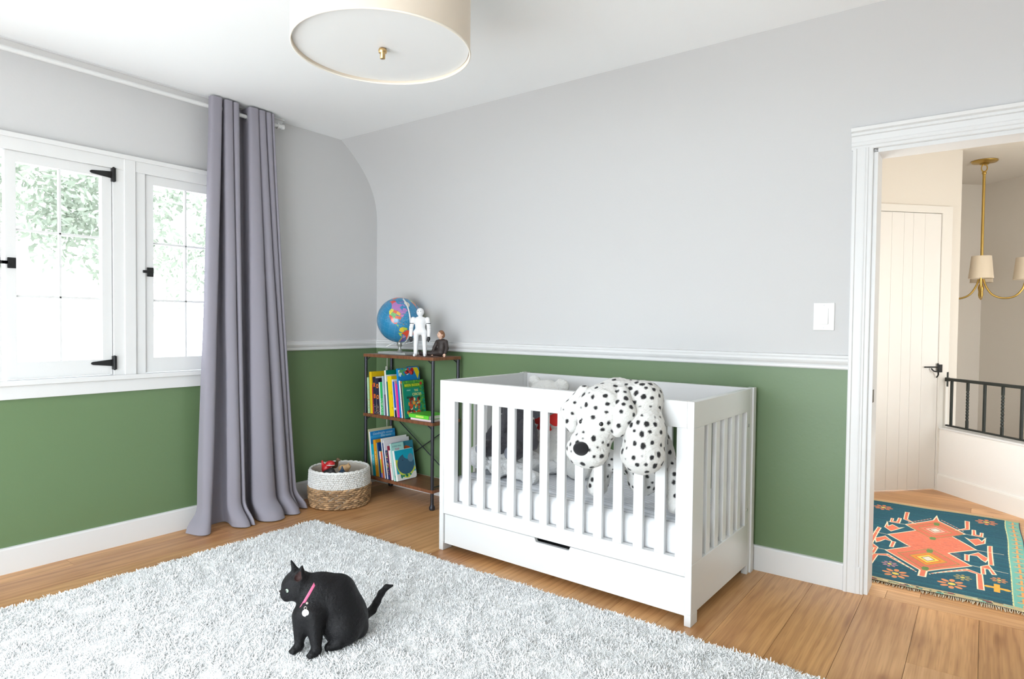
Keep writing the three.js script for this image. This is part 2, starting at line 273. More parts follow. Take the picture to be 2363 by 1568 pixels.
SASH.forEach(([z0, z1], i) => {
  const hingeHigh = i === 0 || i === 1 ? z0 : z1, latchZ = i === 0 || i === 1 ? z1 : z0, sgn = hingeHigh === z0 ? 1 : -1;
  const names = ['casement beside the curtain, six panes', 'casement with two black strap hinges left of the wide mullion, six panes', 'casement paired with the strap hinged one, six panes', 'casement past the second mullion, six panes'];
  const w = struct('window_' + (i + 1), 'white ' + names[i], 'window');
  const ZA = z0 + 0.003, ZB = z1 - 0.003, YA = 0.956, YB = 2.08, fx0 = -0.034, fx1 = 0.006, g0 = z0 + 0.052, g1 = z1 - 0.048, gy0 = 1.04, gy1 = 2.028;
  const fr = part('sash', merge([r2(fx0, fx1, YA, YB, ZA, g0, 0.002), r2(fx0, fx1, YA, YB, g1, ZB, 0.002), r2(fx0, fx1, YA, gy0, g0 - 0.002, g1 + 0.002, 0.002), r2(fx0, fx1, gy1, YB, g0 - 0.002, g1 + 0.002, 0.002)]), white, w);
  const rows = [gy0, lerp(gy0, gy1, 0.333), lerp(gy0, gy1, 0.666), gy1], cols = [g0, (g0 + g1) / 2, g1];
  for (const y of [rows[1], rows[2]]) part('muntin', r2(-0.026, -0.006, y - 0.006, y + 0.006, g0, g1, 0.002), white, fr);
  part('muntin', r2(-0.026, -0.006, gy0, gy1, cols[1] - 0.006, cols[1] + 0.006, 0.002), white, fr);
  for (let r = 0; r < 3; r++) for (let c = 0; c < 2; c++) part('pane', new THREE.PlaneGeometry(cols[c + 1] - cols[c], rows[r + 1] - rows[r]).rotateY(Math.PI / 2).translate(-0.016, (rows[r] + rows[r + 1]) / 2, (cols[c] + cols[c + 1]) / 2), glassPane, fr);
  for (const y of [2.045, 1.02]) {
    const s = new THREE.Shape(); s.moveTo(0, -0.018); s.lineTo(0.1, -0.007); s.quadraticCurveTo(0.116, 0, 0.1, 0.007); s.lineTo(0, 0.018);
    const strap = new THREE.ExtrudeGeometry(s, { depth: 0.004, bevelEnabled: true, bevelSize: 0.001, bevelThickness: 0.001, bevelSegments: 1, curveSegments: 6 });
    strap.applyMatrix4(new THREE.Matrix4().makeBasis(V(0, 0, sgn), V(0, 1, 0), V(-sgn, 0, 0)).setPosition(V(fx1 + (sgn > 0 ? 0.006 : 0.001), y, hingeHigh)));
    part('hinge', merge([strap, r2(fx1 - 0.002, CAS + 0.007, y - 0.037, y + 0.037, hingeHigh - 0.011, hingeHigh + 0.007, 0.002), cyl(0.005, 0.005, 0.08, CAS + 0.004, y, hingeHigh, 8)]), ironBlack, w, 'black iron strap hinge');
  }
  const ly = 1.53, lz = latchZ + (sgn > 0 ? -0.028 : 0.028);
  part('latch', merge([r2(fx1, fx1 + 0.008, ly - 0.026, ly + 0.026, lz - 0.018, lz + 0.018, 0.003), cyl(0.008, 0.008, 0.026, 0, 0, 0, 12).rotateZ(Math.PI / 2).translate(fx1 + 0.014, ly, lz), r2(fx1 + 0.018, fx1 + 0.028, ly - 0.008, ly + 0.008, Math.min(lz, latchZ + (sgn > 0 ? 0.02 : -0.02)), Math.max(lz, latchZ + (sgn > 0 ? 0.02 : -0.02)), 0.003)]), ironBlack, w, 'black iron casement latch');
});
// window behind the camera, made wide and floor-length to spread light evenly
{
  const w = struct('window_5', 'unseen white framed rear window made floor-length to spread light', 'window');
  const A = 0.8, B = 3.9, zf = [RZ + 0.02, RZ + 0.1], m1 = 1.833, m2 = 2.867;
  part('frame', merge([b2(A, B, 0.06, 0.12, ...zf), b2(A, B, 1.84, 1.9, ...zf), b2(A, A + 0.06, 0.12, 1.84, ...zf), b2(B - 0.06, B, 0.12, 1.84, ...zf), b2(m1 - 0.03, m1 + 0.03, 0.12, 1.84, ...zf), b2(m2 - 0.03, m2 + 0.03, 0.12, 1.84, ...zf)]), white, w);
  for (const [a, b] of [[A + 0.06, m1 - 0.03], [m1 + 0.03, m2 - 0.03], [m2 + 0.03, B - 0.06]]) part('pane', new THREE.PlaneGeometry(b - a, 1.72).translate((a + b) / 2, 0.98, RZ + 0.06), glassPane, w);
}

// ---------------------------------------------------------------- the hall beyond the doorway, turned by about 45 degrees
const DA = V(0.6926, 0, -0.7213), DB = V(0.6953, 0, 0.7187), HB = V(3.565, 0, -2.5454), HH = 2.63;
const hp = (a, b, y = 0) => HB.clone().addScaledVector(DA, a).addScaledVector(DB, b).setY(y);   // a: along the closet wall, b: along the half wall
// a wall slab from p to q (top view), thickness t to the right of p->q
function slab(p, q, y0, y1, t) {
  const d = q.clone().sub(p).setY(0), L = d.length(); d.normalize(); const nrm = V(-d.z, 0, d.x);
  return new THREE.BoxGeometry(L, y1 - y0, t).applyMatrix4(new THREE.Matrix4().makeBasis(d, V(0, 1, 0), nrm)).translate(...p.clone().add(q).multiplyScalar(0.5).setY((y0 + y1) / 2).addScaledVector(nrm, t / 2).toArray());
}
const D0 = -0.62, D1 = -0.02;   // closet door along DA
{
  const w = struct('wall_hall', 'cream hall wall holding the closet door', 'wall');
  const face = (a0, a1, y0, y1) => slab(hp(a1, 0), hp(a0, 0), y0, y1, 0.11);
  part('wall_panel', metreUV(merge([face(-0.95, D0, 0, HH), face(D1, 0.155, -1.3, HH), face(D0, D1, 2.137, HH)])), hallCream, w);
  const s = struct('wall_stair', 'cream walls of the stairwell behind the chandelier', 'wall');
  const F1 = hp(0.155, -1.0), F2 = hp(1.35, -1.0), F3 = hp(1.35, 2.2);
  part('wall_panel', metreUV(merge([slab(hp(0.155, -1.05), hp(0.155, -0.11), -1.3, HH, 0.06), slab(F2, F1, -1.3, HH, 0.1), slab(F3, F2, -1.3, HH, 0.1)])), hallCream, s);
  // right end, opened for an unseen window added to light the hall
  const c = struct('wall_stair_end', 'cream stairwell wall with an opening for the added window', 'wall');
  part('wall_panel', metreUV(merge([b2(6.03, 6.15, -1.3, 0.1, -2.2, 0), b2(6.03, 6.15, 1.9, HH, -2.2, 0), b2(6.03, 6.15, 0.1, 1.9, -2.2, -1.75), b2(6.03, 6.15, 0.1, 1.9, -0.55, 0)])), hallCream, c);
  const wi = struct('window_6', 'tall white unseen window added to light the hall', 'window');
  part('frame', merge([b2(6.04, 6.1, 0.1, 0.15, -1.75, -0.55), b2(6.04, 6.1, 1.85, 1.9, -1.75, -0.55), b2(6.04, 6.1, 0.15, 1.85, -1.75, -1.7), b2(6.04, 6.1, 0.15, 1.85, -0.6, -0.55)]), white, wi);
  part('pane', new THREE.PlaneGeometry(1.1, 1.7).rotateY(Math.PI / 2).translate(6.07, 1.0, -1.15), glassPane, wi);
  const hw = struct('wall_half', 'low white half wall carrying the iron railing', 'half wall');
  part('wall_panel', metreUV(slab(hp(0, 3.45), hp(0, 0.0), -1.3, 0.483, 0.12)), mat([0.82, 0.79, 0.76], 0.7, { bumpMap: PLASTER, bumpScale: 0.001 }), hw);
  part('cap', slab(hp(-0.006, 3.45), hp(-0.006, 0.0), 0.478, 0.49, 0.132), white, hw);
  struct('wall_hall_side', 'cream hall wall left of the doorway', 'wall', metreUV(merge([b2(2.78, 2.9, 0, 0.6, -2.3, -WT), b2(2.78, 2.9, 2.0, HH, -2.3, -WT), b2(2.78, 2.9, 0.6, 2.0, -2.3, -1.75), b2(2.78, 2.9, 0.6, 2.0, -0.55, -WT)])), hallCream);
  const w7 = struct('window_7', 'white framed unseen window added to light the half wall', 'window');  // invented opening that goes with the added hall light
  part('frame', merge([b2(2.81, 2.87, 0.6, 0.65, -1.75, -0.55), b2(2.81, 2.87, 1.95, 2.0, -1.75, -0.55), b2(2.81, 2.87, 0.65, 1.95, -1.75, -1.7), b2(2.81, 2.87, 0.65, 1.95, -0.6, -0.55)]), white, w7);
  part('pane', new THREE.PlaneGeometry(1.1, 1.3).rotateY(Math.PI / 2).translate(2.84, 1.3, -1.15), glassPane, w7);
  struct('ceiling_hall', 'cream ceiling over hall and stairwell', 'ceiling', metreUV(b2(2.3, 6.2, HH, HH + 0.12, -5.3, -WT)), hallCream);
  struct('floor_stair', 'oak lower landing of the stairwell', 'floor', b2(2.3, 6.2, -1.4, -1.3, -5.3, -WT), oakMats[0]);
}
{
  const bbm = (p, q, t) => slab(p, q, 0, 0.122, t);
  struct('baseboard_hall', 'white baseboard at the foot of the half wall', 'baseboard', merge([bbm(hp(0, 0.018), hp(0, 3.3), 0.014), slab(hp(0, 0.018), hp(0, 3.3), 0.122, 0.129, 0.009)]), mat([0.82, 0.79, 0.75], 0.4));
  const c = struct('trim_8', 'cream casing around the closet door', 'door casing');
  const cm = mat([0.82, 0.785, 0.73], 0.45), cas = (a0, a1, y0, y1, t = 0.018) => slab(hp(a0, 0), hp(a1, 0), y0, y1, t);
  part('side_casing', (cas(D1, D1 + 0.085, 0, 2.19)), cm, c); part('side_casing', (cas(D0 - 0.085, D0, 0, 2.19)), cm, c); part('head_casing', (cas(D0, D1, 2.137, 2.19)), cm, c);
}
// closet door of vertical boards
{
  const d = struct('door_1', 'closed cream plank closet door with black thumb latch in the hall', 'door');
  const dm = mat([0.83, 0.80, 0.76], 0.5), n = 5, L = (D1 - D0 - 0.008);
  part('backing', slab(hp(D1 - 0.004, 0), hp(D0 + 0.004, 0), 0.008, 2.133, 0.02), dm, d);
  const edges = [0, 0.165, 0.27, 0.35, 0.45, L];
  for (let k = 0; k < n; k++) {
    const a0 = D0 + 0.004 + edges[k] + (k ? 0.0005 : 0), a1 = D0 + 0.004 + edges[k + 1] - (k < n - 1 ? 0.0005 : 0);
    const p = hp((a0 + a1) / 2, 0.0025, 1.07);
    part('door_board', new RoundedBoxGeometry(a1 - a0, 2.125, 0.012, 1, 0.0016).applyMatrix4(new THREE.Matrix4().makeBasis(DA.clone(), V(0, 1, 0), DA.clone().cross(V(0, 1, 0)))).translate(p.x, p.y, p.z), dm, d);
  }
  const out = DA.clone().cross(V(0, 1, 0)), P = (a, o, y) => hp(a, 0, y).addScaledVector(out, o);
  const latch = part('latch', merge([rod(P(D1 - 0.13, 0.022, 0.955), P(D1 + 0.006, 0.022, 0.955), 0.005), rbx(0.03, 0.06, 0.006, 0.002).applyMatrix4(new THREE.Matrix4().makeBasis(DA, V(0, 1, 0), out)).translate(...P(D1 + 0.008, 0.024, 0.945).toArray()), rod(P(D1 - 0.012, 0.02, 0.92), P(D1 - 0.012, 0.02, 0.985), 0.006)]), ironBlack, d, 'black iron thumb latch');
  part('handle', tube([P(D1 - 0.07, 0.02, 0.945), P(D1 - 0.06, 0.035, 0.925), P(D1 - 0.035, 0.045, 0.92), P(D1 - 0.022, 0.035, 0.895), P(D1 - 0.022, 0.02, 0.875)], 0.005, 16, 8), ironBlack, latch);
  for (const y of [1.946, 0.289]) part('hinge', merge([rbx(0.045, 0.022, 0.006, 0.002).applyMatrix4(new THREE.Matrix4().makeBasis(DA, V(0, 1, 0), out)).translate(...P(D0 + 0.03, 0.017, y).toArray()), cyl(0.007, 0.007, 0.05, ...P(D0 + 0.004, 0.02, y).toArray(), 10)]), ironBlack, d, 'black iron hinge');
}
// hall floor: boards along x
{
  const f = struct('floor_hall', 'honey oak boards of the hall with a cross-laid threshold', 'floor');
  part('subfloor', merge([b2(2.9, 6.0, -0.12, -0.02, -2.9, -0.012)]), mat([0.08, 0.05, 0.03], 0.9), f);
  const R = rng(77);
  // clip each board against the half wall line and the closet wall
  for (let z1 = -0.006, row = 0; z1 > -2.62; row++) {
    const w = row === 0 ? 0.11 : row === 1 ? 0.07 : PW * 0.62, z0 = z1 - w;
    let x = 2.9 - R() * 0.8;
    const xMax = 3.565 + (z1 + 2.5454) * (0.6953 / 0.7187), xMin = Math.max(2.9, 3.565 + (z1 + 2.5454) * (0.6926 / -0.7213) - 0.05);
    while (x < xMax) {
      const len = 0.9 + R() * 0.9, a = Math.max(xMin - 0.02, x) + 0.0006, b = Math.min(xMax + 0.15, x + len, 6.0) - 0.0006; x += len;
      if (b - a < 0.03) continue;
      const k = Math.floor(R() * 12), g = metreUV(b2(a, b, -0.02, 0, z0 + 0.0006, z1 - 0.0006)), uv = g.attributes.uv, ox = R() * 3, oy = R() * 3;
      for (let i = 0; i < uv.count; i++) { const u = uv.getX(i), v = uv.getY(i); uv.setXY(i, v / 2.2 + ox, u / 0.46 + oy); }
      part('floor_board', g, oakMats[k], f);
    }
    z1 = z0;
  }
}

// ---------------------------------------------------------------- curtain and rod
{
  const r = thing('curtain_rod', 'long white curtain rod just below the ceiling', 'curtain rod', [0.1, 2.535, 0]);
  part('pole', merge([cyl(0.0125, 0.0125, 3.35, 0, 0, 0, 20).rotateX(Math.PI / 2).translate(0, 0, 0.905 + 1.675)]), white, r);
  for (const z of [0.905, 4.25]) part('end_cap', cyl(0.016, 0.016, 0.02, 0, 0, 0, 20).rotateX(Math.PI / 2).translate(0, 0, z), white, r);
  for (const z of [0.94, 2.62, 4.2]) part('bracket', merge([rod(V(-0.1, 0, z), V(-0.012, 0, z), 0.007), cyl(0.022, 0.022, 0.008, 0, 0, 0, 20).rotateZ(Math.PI / 2).translate(-0.096, 0, z), new THREE.TorusGeometry(0.016, 0.004, 8, 20).translate(0, 0, z)]), white, r);
}
{
  // plan view of the folds, (z, x), from the window side to the corner: at the rod and just above the floor
  const top = [[1.408, 0.118], [1.404, 0.148], [1.375, 0.155], [1.342, 0.15], [1.334, 0.11], [1.336, 0.06], [1.318, 0.06], [1.322, 0.11], [1.322, 0.148], [1.30, 0.156], [1.276, 0.15], [1.27, 0.118], [1.268, 0.145], [1.25, 0.154], [1.232, 0.146], [1.222, 0.10], [1.215, 0.05], [1.165, 0.045], [1.158, 0.09], [1.163, 0.145], [1.13, 0.156], [1.104, 0.148], [1.098, 0.10], [1.1, 0.142], [1.075, 0.153], [1.055, 0.146], [1.048, 0.11], [1.047, 0.142], [1.03, 0.152], [1.012, 0.145], [1.008, 0.11], [1.008, 0.14], [0.995, 0.148], [0.985, 0.125], [0.982, 0.085]];
  const bot = [[1.475, 0.09], [1.466, 0.145], [1.44, 0.165], [1.415, 0.155], [1.40, 0.11], [1.385, 0.06], [1.30, 0.05], [1.29, 0.10], [1.31, 0.15], [1.275, 0.185], [1.24, 0.18], [1.228, 0.145], [1.226, 0.17], [1.214, 0.18], [1.203, 0.165], [1.194, 0.11], [1.185, 0.06], [1.13, 0.055], [1.128, 0.10], [1.148, 0.16], [1.08, 0.215], [1.01, 0.20], [0.978, 0.13], [0.972, 0.165], [0.935, 0.195], [0.895, 0.18], [0.876, 0.12], [0.874, 0.15], [0.865, 0.16], [0.852, 0.15], [0.845, 0.11], [0.842, 0.14], [0.826, 0.155], [0.812, 0.135], [0.80, 0.08]];
  const NU = 300, NV = 110, R = rng(5);
  const ct = new THREE.CatmullRomCurve3(top.map(([z, x]) => V(x, 0, z)), false, 'catmullrom', 0.5), cb = new THREE.CatmullRomCurve3(bot.map(([z, x]) => V(x, 0, z)), false, 'catmullrom', 0.5);
  const pt = [], pb = []; for (let i = 0; i <= NU; i++) { pt.push(ct.getPoint(i / NU)); pb.push(cb.getPoint(i / NU)); }
  const pos = [], uv = [], idx = [], YT = 2.588;
  for (let j = 0; j <= NV; j++) for (let i = 0; i <= NU; i++) {
    const v = j / NV, u = i / NU;                                                // v = 0 at the top
    const s = Math.pow(v, 1.15);
    let x = lerp(pt[i].x, pb[i].x, s), z = lerp(pt[i].z, pb[i].z, s), y = lerp(YT, 0.006, v);
    x += 0.006 * (noise2(u * 14, v * 5, 0, 0, 3) - 0.5) * v; z += 0.008 * (noise2(u * 14, v * 6, 0, 0, 8) - 0.5) * v;
    // the hem breaks on the floor and spreads
    const f = smooth(0.16, 0.0, y), cz = lerp(1.48, 0.8, u);
    const kick = Math.pow(f, 1.6);
    x += kick * (0.02 + 0.085 * smooth(0.09, 0.2, pb[i].x) * (0.7 + 0.6 * noise2(u * 9, 1.5, 0, 0, 21)));
    z += kick * (u < 0.16 ? 0.075 * (1 - u / 0.16) : u > 0.86 ? -0.045 * (u - 0.86) / 0.14 : 0.02 * (noise2(u * 8, 4, 0, 0, 33) - 0.5));
    y += 0.035 * Math.pow(f, 2) * (1 - Math.pow(f, 6)) * noise2(u * 16, 2, 0, 0, 55);
    x = Math.max(x, 0.022);
    pos.push(x, Math.max(y, 0.004), z); uv.push(u * 2.6, v * 2.6);
  }
  for (let j = 0; j < NV; j++) for (let i = 0; i < NU; i++) { const a = j * (NU + 1) + i, b = a + NU + 1; idx.push(a, b, a + 1, a + 1, b, b + 1); }
  const g = new THREE.BufferGeometry(); g.setAttribute('position', new THREE.Float32BufferAttribute(pos, 3)); g.setAttribute('uv', new THREE.Float32BufferAttribute(uv, 2)); g.setIndex(idx); g.computeVertexNormals();
  const weave = dataTex(256, 256, (u, v) => 0.5 + 0.25 * Math.sin(u * Math.PI * 2 * 64) * Math.sin(v * Math.PI * 2 * 64) + 0.3 * (noise2(u * 64, v * 128, 64, 128, 2) - 0.5), false);
  const cm = mat([0.285, 0.268, 0.31], 0.95, { bumpMap: rep(weave, 2, 2), bumpScale: 0.0004, side: THREE.DoubleSide, sheen: 0.3, sheenColor: new THREE.Color(0.5, 0.5, 0.6), sheenRoughness: 0.6 });
  const c = thing('curtain', 'long grey-purple curtain gathered beside the window, hem on the floor', 'curtain');
  part('fabric', g, cm, c);
  const eye = new THREE.TorusGeometry(0.021, 0.004, 8, 24), em = mat([0.5, 0.5, 0.52], 0.3, { metalness: 0.9 });
  for (const z of [1.327, 1.218, 1.16]) part('grommet', eye.clone().translate(0.1, 2.535, z), em, c, 'metal eyelet');
}

// ---------------------------------------------------------------- ceiling lamp
{
  const l = thing('ceiling_lamp', 'unlit drum ceiling lamp with cream fabric shade and pale diffuser', 'lamp', [2.142, 2.2, 1.858]);
  const R = 0.304, HS = 0.31;
  const linen = dataTex(256, 256, (u, v) => 0.5 + 0.3 * (noise2(u * 128, v * 24, 128, 24, 4) - 0.5) + 0.3 * (noise2(u * 24, v * 128, 24, 128, 6) - 0.5), false);
  part('shade', lathe([[R - 0.003, 0.002], [R, 0], [R, HS], [R - 0.003, HS], [R - 0.003, 0.002]], 96), mat([0.86, 0.76, 0.64], 0.85, { transmission: 0.25, thickness: 0, bumpMap: rep(linen, 6, 1), bumpScale: 0.0003, side: THREE.DoubleSide }), l, 'cream fabric drum shade');
  part('rim', merge([new THREE.TorusGeometry(R - 0.001, 0.0035, 8, 96).rotateX(Math.PI / 2), new THREE.TorusGeometry(R - 0.001, 0.003, 8, 96).rotateX(Math.PI / 2).translate(0, HS, 0)]), mat([0.83, 0.77, 0.68], 0.6), l);
  part('diffuser', cyl(R - 0.006, R - 0.006, 0.004, 0, 0.012, 0, 96), mat([0.86, 0.86, 0.86], 0.35, { transmission: 0.15, thickness: 0 }), l, 'pale round diffuser');
  const brass = mat([0.62, 0.42, 0.2], 0.28, { metalness: 1 });
  part('finial', lathe([[0, -0.022], [0.009, -0.022], [0.009, -0.003], [0.014, -0.002], [0.015, 0.006], [0.012, 0.012], [0, 0.012]], 24).translate(0, -0.004, 0), brass, l, 'small brass finial');
  part('stem', cyl(0.008, 0.008, 0.39, 0, 0.205, 0, 14), brass, l);
  part('canopy', lathe([[0, 0.372], [0.05, 0.374], [0.065, 0.384], [0.068, 0.4], [0, 0.4]], 40), brass, l);
  for (let k = 0; k < 3; k++) part('spoke', rod(V(0, HS - 0.01, 0), V(Math.cos(k * 2.0944) * (R - 0.004), HS - 0.01, Math.sin(k * 2.0944) * (R - 0.004)), 0.003, 0.003, 8), brass, l);
}

// ---------------------------------------------------------------- light switch
{
  const s = thing('light_switch', 'white rocker light switch beside the doorway', 'switch', [3.215, 1.307, 0]);
  part('plate', rbx(0.094, 0.134, 0.006, 0.003, 0, 0, 0.003), mat([0.76, 0.75, 0.74], 0.3), s);
  part('rocker', rbx(0.04, 0.078, 0.007, 0.002, 0, 0.001, 0.0065).rotateX(-0.06), mat([0.79, 0.78, 0.77], 0.25), s);
  for (const y of [0.054, -0.054]) part('screw', cyl(0.003, 0.003, 0.002, 0, 0, 0, 12).rotateX(Math.PI / 2).translate(0, y, 0.0065), mat([0.6, 0.6, 0.6], 0.4), s);
}

// ---------------------------------------------------------------- crib
const CRIB = { x: 2.891, z: 0.833, turn: -0.02, L: 1.453, D: 0.80 };   // front right corner
const toCrib = (x, z) => { const c = Math.cos(CRIB.turn), s = Math.sin(CRIB.turn); return [CRIB.x + x * c + z * s, CRIB.z - x * s + z * c]; };
{
  const c = thing('crib', 'white slatted wooden crib with an under-bed drawer', 'crib', [CRIB.x, 0, CRIB.z], CRIB.turn);
  const { L, D } = CRIB, TH = 0.942, T = 0.03, cw = mat([0.74, 0.74, 0.74], 0.3);
  // local: x from -L to 0, z from -D to 0
  const slatGeo = (h) => rbx(0.0465, h, 0.02, 0.003);
  const tall = slatGeo(0.56);
  for (const [zc, nm] of [[-0.018, 'front'], [-D + 0.018, 'back']]) {
    part('top_rail', r2(-L + T, -T, 0.83, TH, zc - 0.018, zc + 0.018, 0.003), cw, c);
    part('bottom_rail', r2(-L + T, -T, 0.206, 0.28, zc - 0.016, zc + 0.016, 0.003), cw, c);
    part('stile', r2(-L + T, -L + 0.108, 0.2795, 0.8305, zc - 0.016, zc + 0.016, 0.002), cw, c); part('stile', r2(-0.076, -T, 0.2795, 0.8305, zc - 0.016, zc + 0.016, 0.002), cw, c);
    for (let k = 0; k < 12; k++) part('slat', tall.clone().translate(-L + 0.108 + 0.055 + 0.0232 + k * 0.1015, 0.555, zc), cw, c);
  }
  // the two ends
  for (const xe of [-T, -L]) {
    const q = (z0, z1, y0, y1, r = 0.003) => r2(xe, xe + T, y0, y1, z0, z1, r);
    part('end_top_rail', q(-D + 0.0745, 0, 0.83, TH), cw, c);
    part('end_panel', q(-D + 0.0745, 0, 0.05, 0.262), cw, c);
    part('front_leg', q(-0.072, 0, 0, 0.0505), cw, c); part('back_leg', q(-D, -D + 0.075, 0, TH + 0.003), cw, c);
    part('end_stile', q(-0.117, 0, 0.2615, 0.8305, 0.002), cw, c); part('end_stile', q(-D + 0.0745, -D + 0.12, 0.2615, 0.8305, 0.002), cw, c);
    const es = rbx(0.02, 0.59, 0.0465, 0.003);
    for (let k = 0; k < 5; k++) part('end_slat', es.clone().translate(xe + T / 2, 0.545, -0.117 - 0.055 - 0.0232 - k * 0.1015), cw, c);
  }
  for (const x of [-L - 0.008, -0.004]) part('back_post', r2(x, x + 0.012, 0, TH + 0.004, -D, -D + 0.04, 0.002), cw, c);
  // bolts
  const bolt = mat([0.55, 0.55, 0.56], 0.3, { metalness: 0.9 });
  for (const y of [0.76, 0.335]) { part('bolt', cyl(0.0075, 0.0075, 0.004, 0, 0, 0, 14).rotateZ(Math.PI / 2).translate(0.001, y, -D + 0.095), bolt, c, 'round metal bolt'); part('bolt', cyl(0.006, 0.006, 0.003, 0, 0, 0, 14).rotateZ(Math.PI / 2).translate(-L + T + 0.001, y, -0.055), bolt, c); }
  // drawer with a finger notch in its top edge
  const s = new THREE.Shape(); s.moveTo(-L + T + 0.004, 0.04); s.lineTo(-T - 0.004, 0.04); s.lineTo(-T - 0.004, 0.2); s.lineTo(-0.6, 0.2); s.lineTo(-0.606, 0.186); s.quadraticCurveTo(-0.608, 0.18, -0.616, 0.18); s.lineTo(-0.795, 0.18); s.quadraticCurveTo(-0.803, 0.18, -0.805, 0.186); s.lineTo(-0.811, 0.2); s.lineTo(-L + T + 0.004, 0.2); s.closePath();
  const d = part('drawer', new THREE.ExtrudeGeometry(s, { depth: 0.018, bevelEnabled: true, bevelSize: 0.0015, bevelThickness: 0.0015, bevelSegments: 1 }).translate(0, 0, -0.03), cw, c);
  part('drawer_box', merge([b2(-L + T + 0.02, -T - 0.02, 0.045, 0.057, -D + 0.1, -0.032), b2(-L + T + 0.02, -L + T + 0.032, 0.045, 0.17, -D + 0.1, -0.032), b2(-T - 0.032, -T - 0.02, 0.045, 0.17, -D + 0.1, -0.032), b2(-L + T + 0.02, -T - 0.02, 0.045, 0.17, -D + 0.088, -D + 0.1)]), cw, d);
  part('mattress_base', b2(-L + T + 0.004, -T - 0.004, 0.222, 0.24, -D + 0.04, -0.04), cw, c);
}
{
  const [x, z] = toCrib(-CRIB.L / 2, -CRIB.D / 2);
  const m = thing('crib_mattress', 'crib mattress in a white sheet with faint grey stripes', 'mattress', [x, 0.2405, z], CRIB.turn);
  const W = 1.375, DD = 0.70, HM = 0.165, nx = 120, nz = 64;
  // rounded slab with a wrinkled sheet
  const g = new RoundedBoxGeometry(W, HM, DD, 14, 0.045), p = g.attributes.position, n = g.attributes.normal;
  const stripe = dataTex(256, 512, (u, v) => { const a = Math.abs(((v * 16) % 1) - 0.5), b = a < 0.1 ? 0.86 : 1, c = noise2(u * 40, v * 160, 40, 160, 3) * 0.08; return [0.93 * b - c * 0.4, 0.94 * b - c * 0.4, 0.96 * b - c * 0.3]; });
  metreUV(g);
  const big = new THREE.PlaneGeometry(W - 0.05, DD - 0.05, nx, nz).rotateX(-Math.PI / 2), q = big.attributes.position;
  for (let i = 0; i < q.count; i++) { const X = q.getX(i), Z = q.getZ(i), e = Math.min(W / 2 - 0.025 - Math.abs(X), DD / 2 - 0.025 - Math.abs(Z)); q.setY(i, HM - 0.003 + smooth(0, 0.05, e) * (0.004 + 0.014 * Math.pow(fbm2(X * 5 + Z * 4, Z * 7 - X * 2, 0, 0, 12, 3), 1.5) + 0.006 * Math.abs(Math.sin((X * 1.2 + Z * 3) * 9 + 5 * noise2(X * 4, Z * 4, 0, 0, 2))))); }
  big.computeVertexNormals(); const uvb = big.attributes.uv; for (let i = 0; i < uvb.count; i++) uvb.setXY(i, q.getX(i), q.getZ(i));
  const sm = mat([0.92, 0.92, 0.92], 0.85, { map: rep(stripe, 1, 3) });
  part('body', g.translate(0, HM / 2, 0), mat([0.86, 0.86, 0.87], 0.85), m); part('sheet', big, sm, m);
}

// ---------------------------------------------------------------- bookshelf
const SH = { x: 0.55, z: 0.162, turn: -0.035, W: 0.73, D: 0.27 };
const toShelf = (x, z) => { const c = Math.cos(SH.turn), s = Math.sin(SH.turn); return [SH.x + x * c + z * s, SH.z - x * s + z * c]; };
const SY = [0.113, 0.566, 1.003];   // underside of each board
const shelfWood = (() => { const t = oakTex(71, [0.56, 0.37, 0.26], [0.36, 0.21, 0.14]); return mat([1, 1, 1], 0.4, { map: t, bumpMap: t, bumpScale: 0.0003 }); })();
{
  const s = thing('bookshelf', 'three-tier bookshelf of brown boards on dark pipe legs', 'bookshelf', [SH.x, 0, SH.z], SH.turn);
  const pipe = mat([0.05, 0.05, 0.06], 0.4, { metalness: 0.6 }), W = SH.W, D = SH.D;
  SY.forEach((y, i) => { const g = metreUV(rbx(W, 0.022, D, 0.002, 0, y + 0.011, 0, 1), 1), uv = g.attributes.uv; for (let k = 0; k < uv.count; k++) { const a = uv.getX(k), b = uv.getY(k); uv.setXY(k, b / 2 + i * 0.3, a / 0.5); } part('shelf_board', g, shelfWood, s); });
  for (const sx of [-1, 1]) for (const sz of [-1, 1]) {
    const x = sx * (W / 2 - 0.014), z = sz * (D / 2 - 0.014);
    const l = part('leg', lathe([[0, 0], [0.017, 0], [0.02, 0.006], [0.02, 0.022], [0.014, 0.03], [0.012, 0.036], [0.0115, 0.045], [0.0115, 1.003], [0, 1.003]], 16).translate(x, 0, z), pipe, s, 'dark metal pipe leg');
    for (const y of SY.slice(1)) part('corner_bracket', tube([V(x - sx * 0.006, y - 0.036, z), V(x - sx * 0.014, y - 0.022, z), V(x - sx * 0.028, y - 0.012, z), V(x - sx * 0.044, y - 0.004, z)], 0.004, 10, 6), pipe, l);
  }
  for (const [a, b] of [[V(-W / 2 + 0.03, 0.14, -D / 2 + 0.012), V(W / 2 - 0.03, 0.56, -D / 2 + 0.012)], [V(W / 2 - 0.03, 0.14, -D / 2 + 0.018), V(-W / 2 + 0.03, 0.56, -D / 2 + 0.018)]]) part('cross_brace', rod(a, b, 0.004, 0.004, 8), pipe, s);
  for (const sx of [-1, 1]) part('side_bar', rod(V(sx * (W / 2 - 0.014), 0.15, -D / 2 + 0.02), V(sx * (W / 2 - 0.014), 0.15, D / 2 - 0.02), 0.004, 0.004, 8), pipe, s);
}

// ---------------------------------------------------------------- books
const pageMat = mat([0.82, 0.79, 0.72], 0.8);
const coverMats = {};
const coverMat = (c) => coverMats[c] ??= mat(c, 0.32);
const printMat = (w, h, draw) => mat([1, 1, 1], 0.3, { map: canvasTex(w, h, draw) });
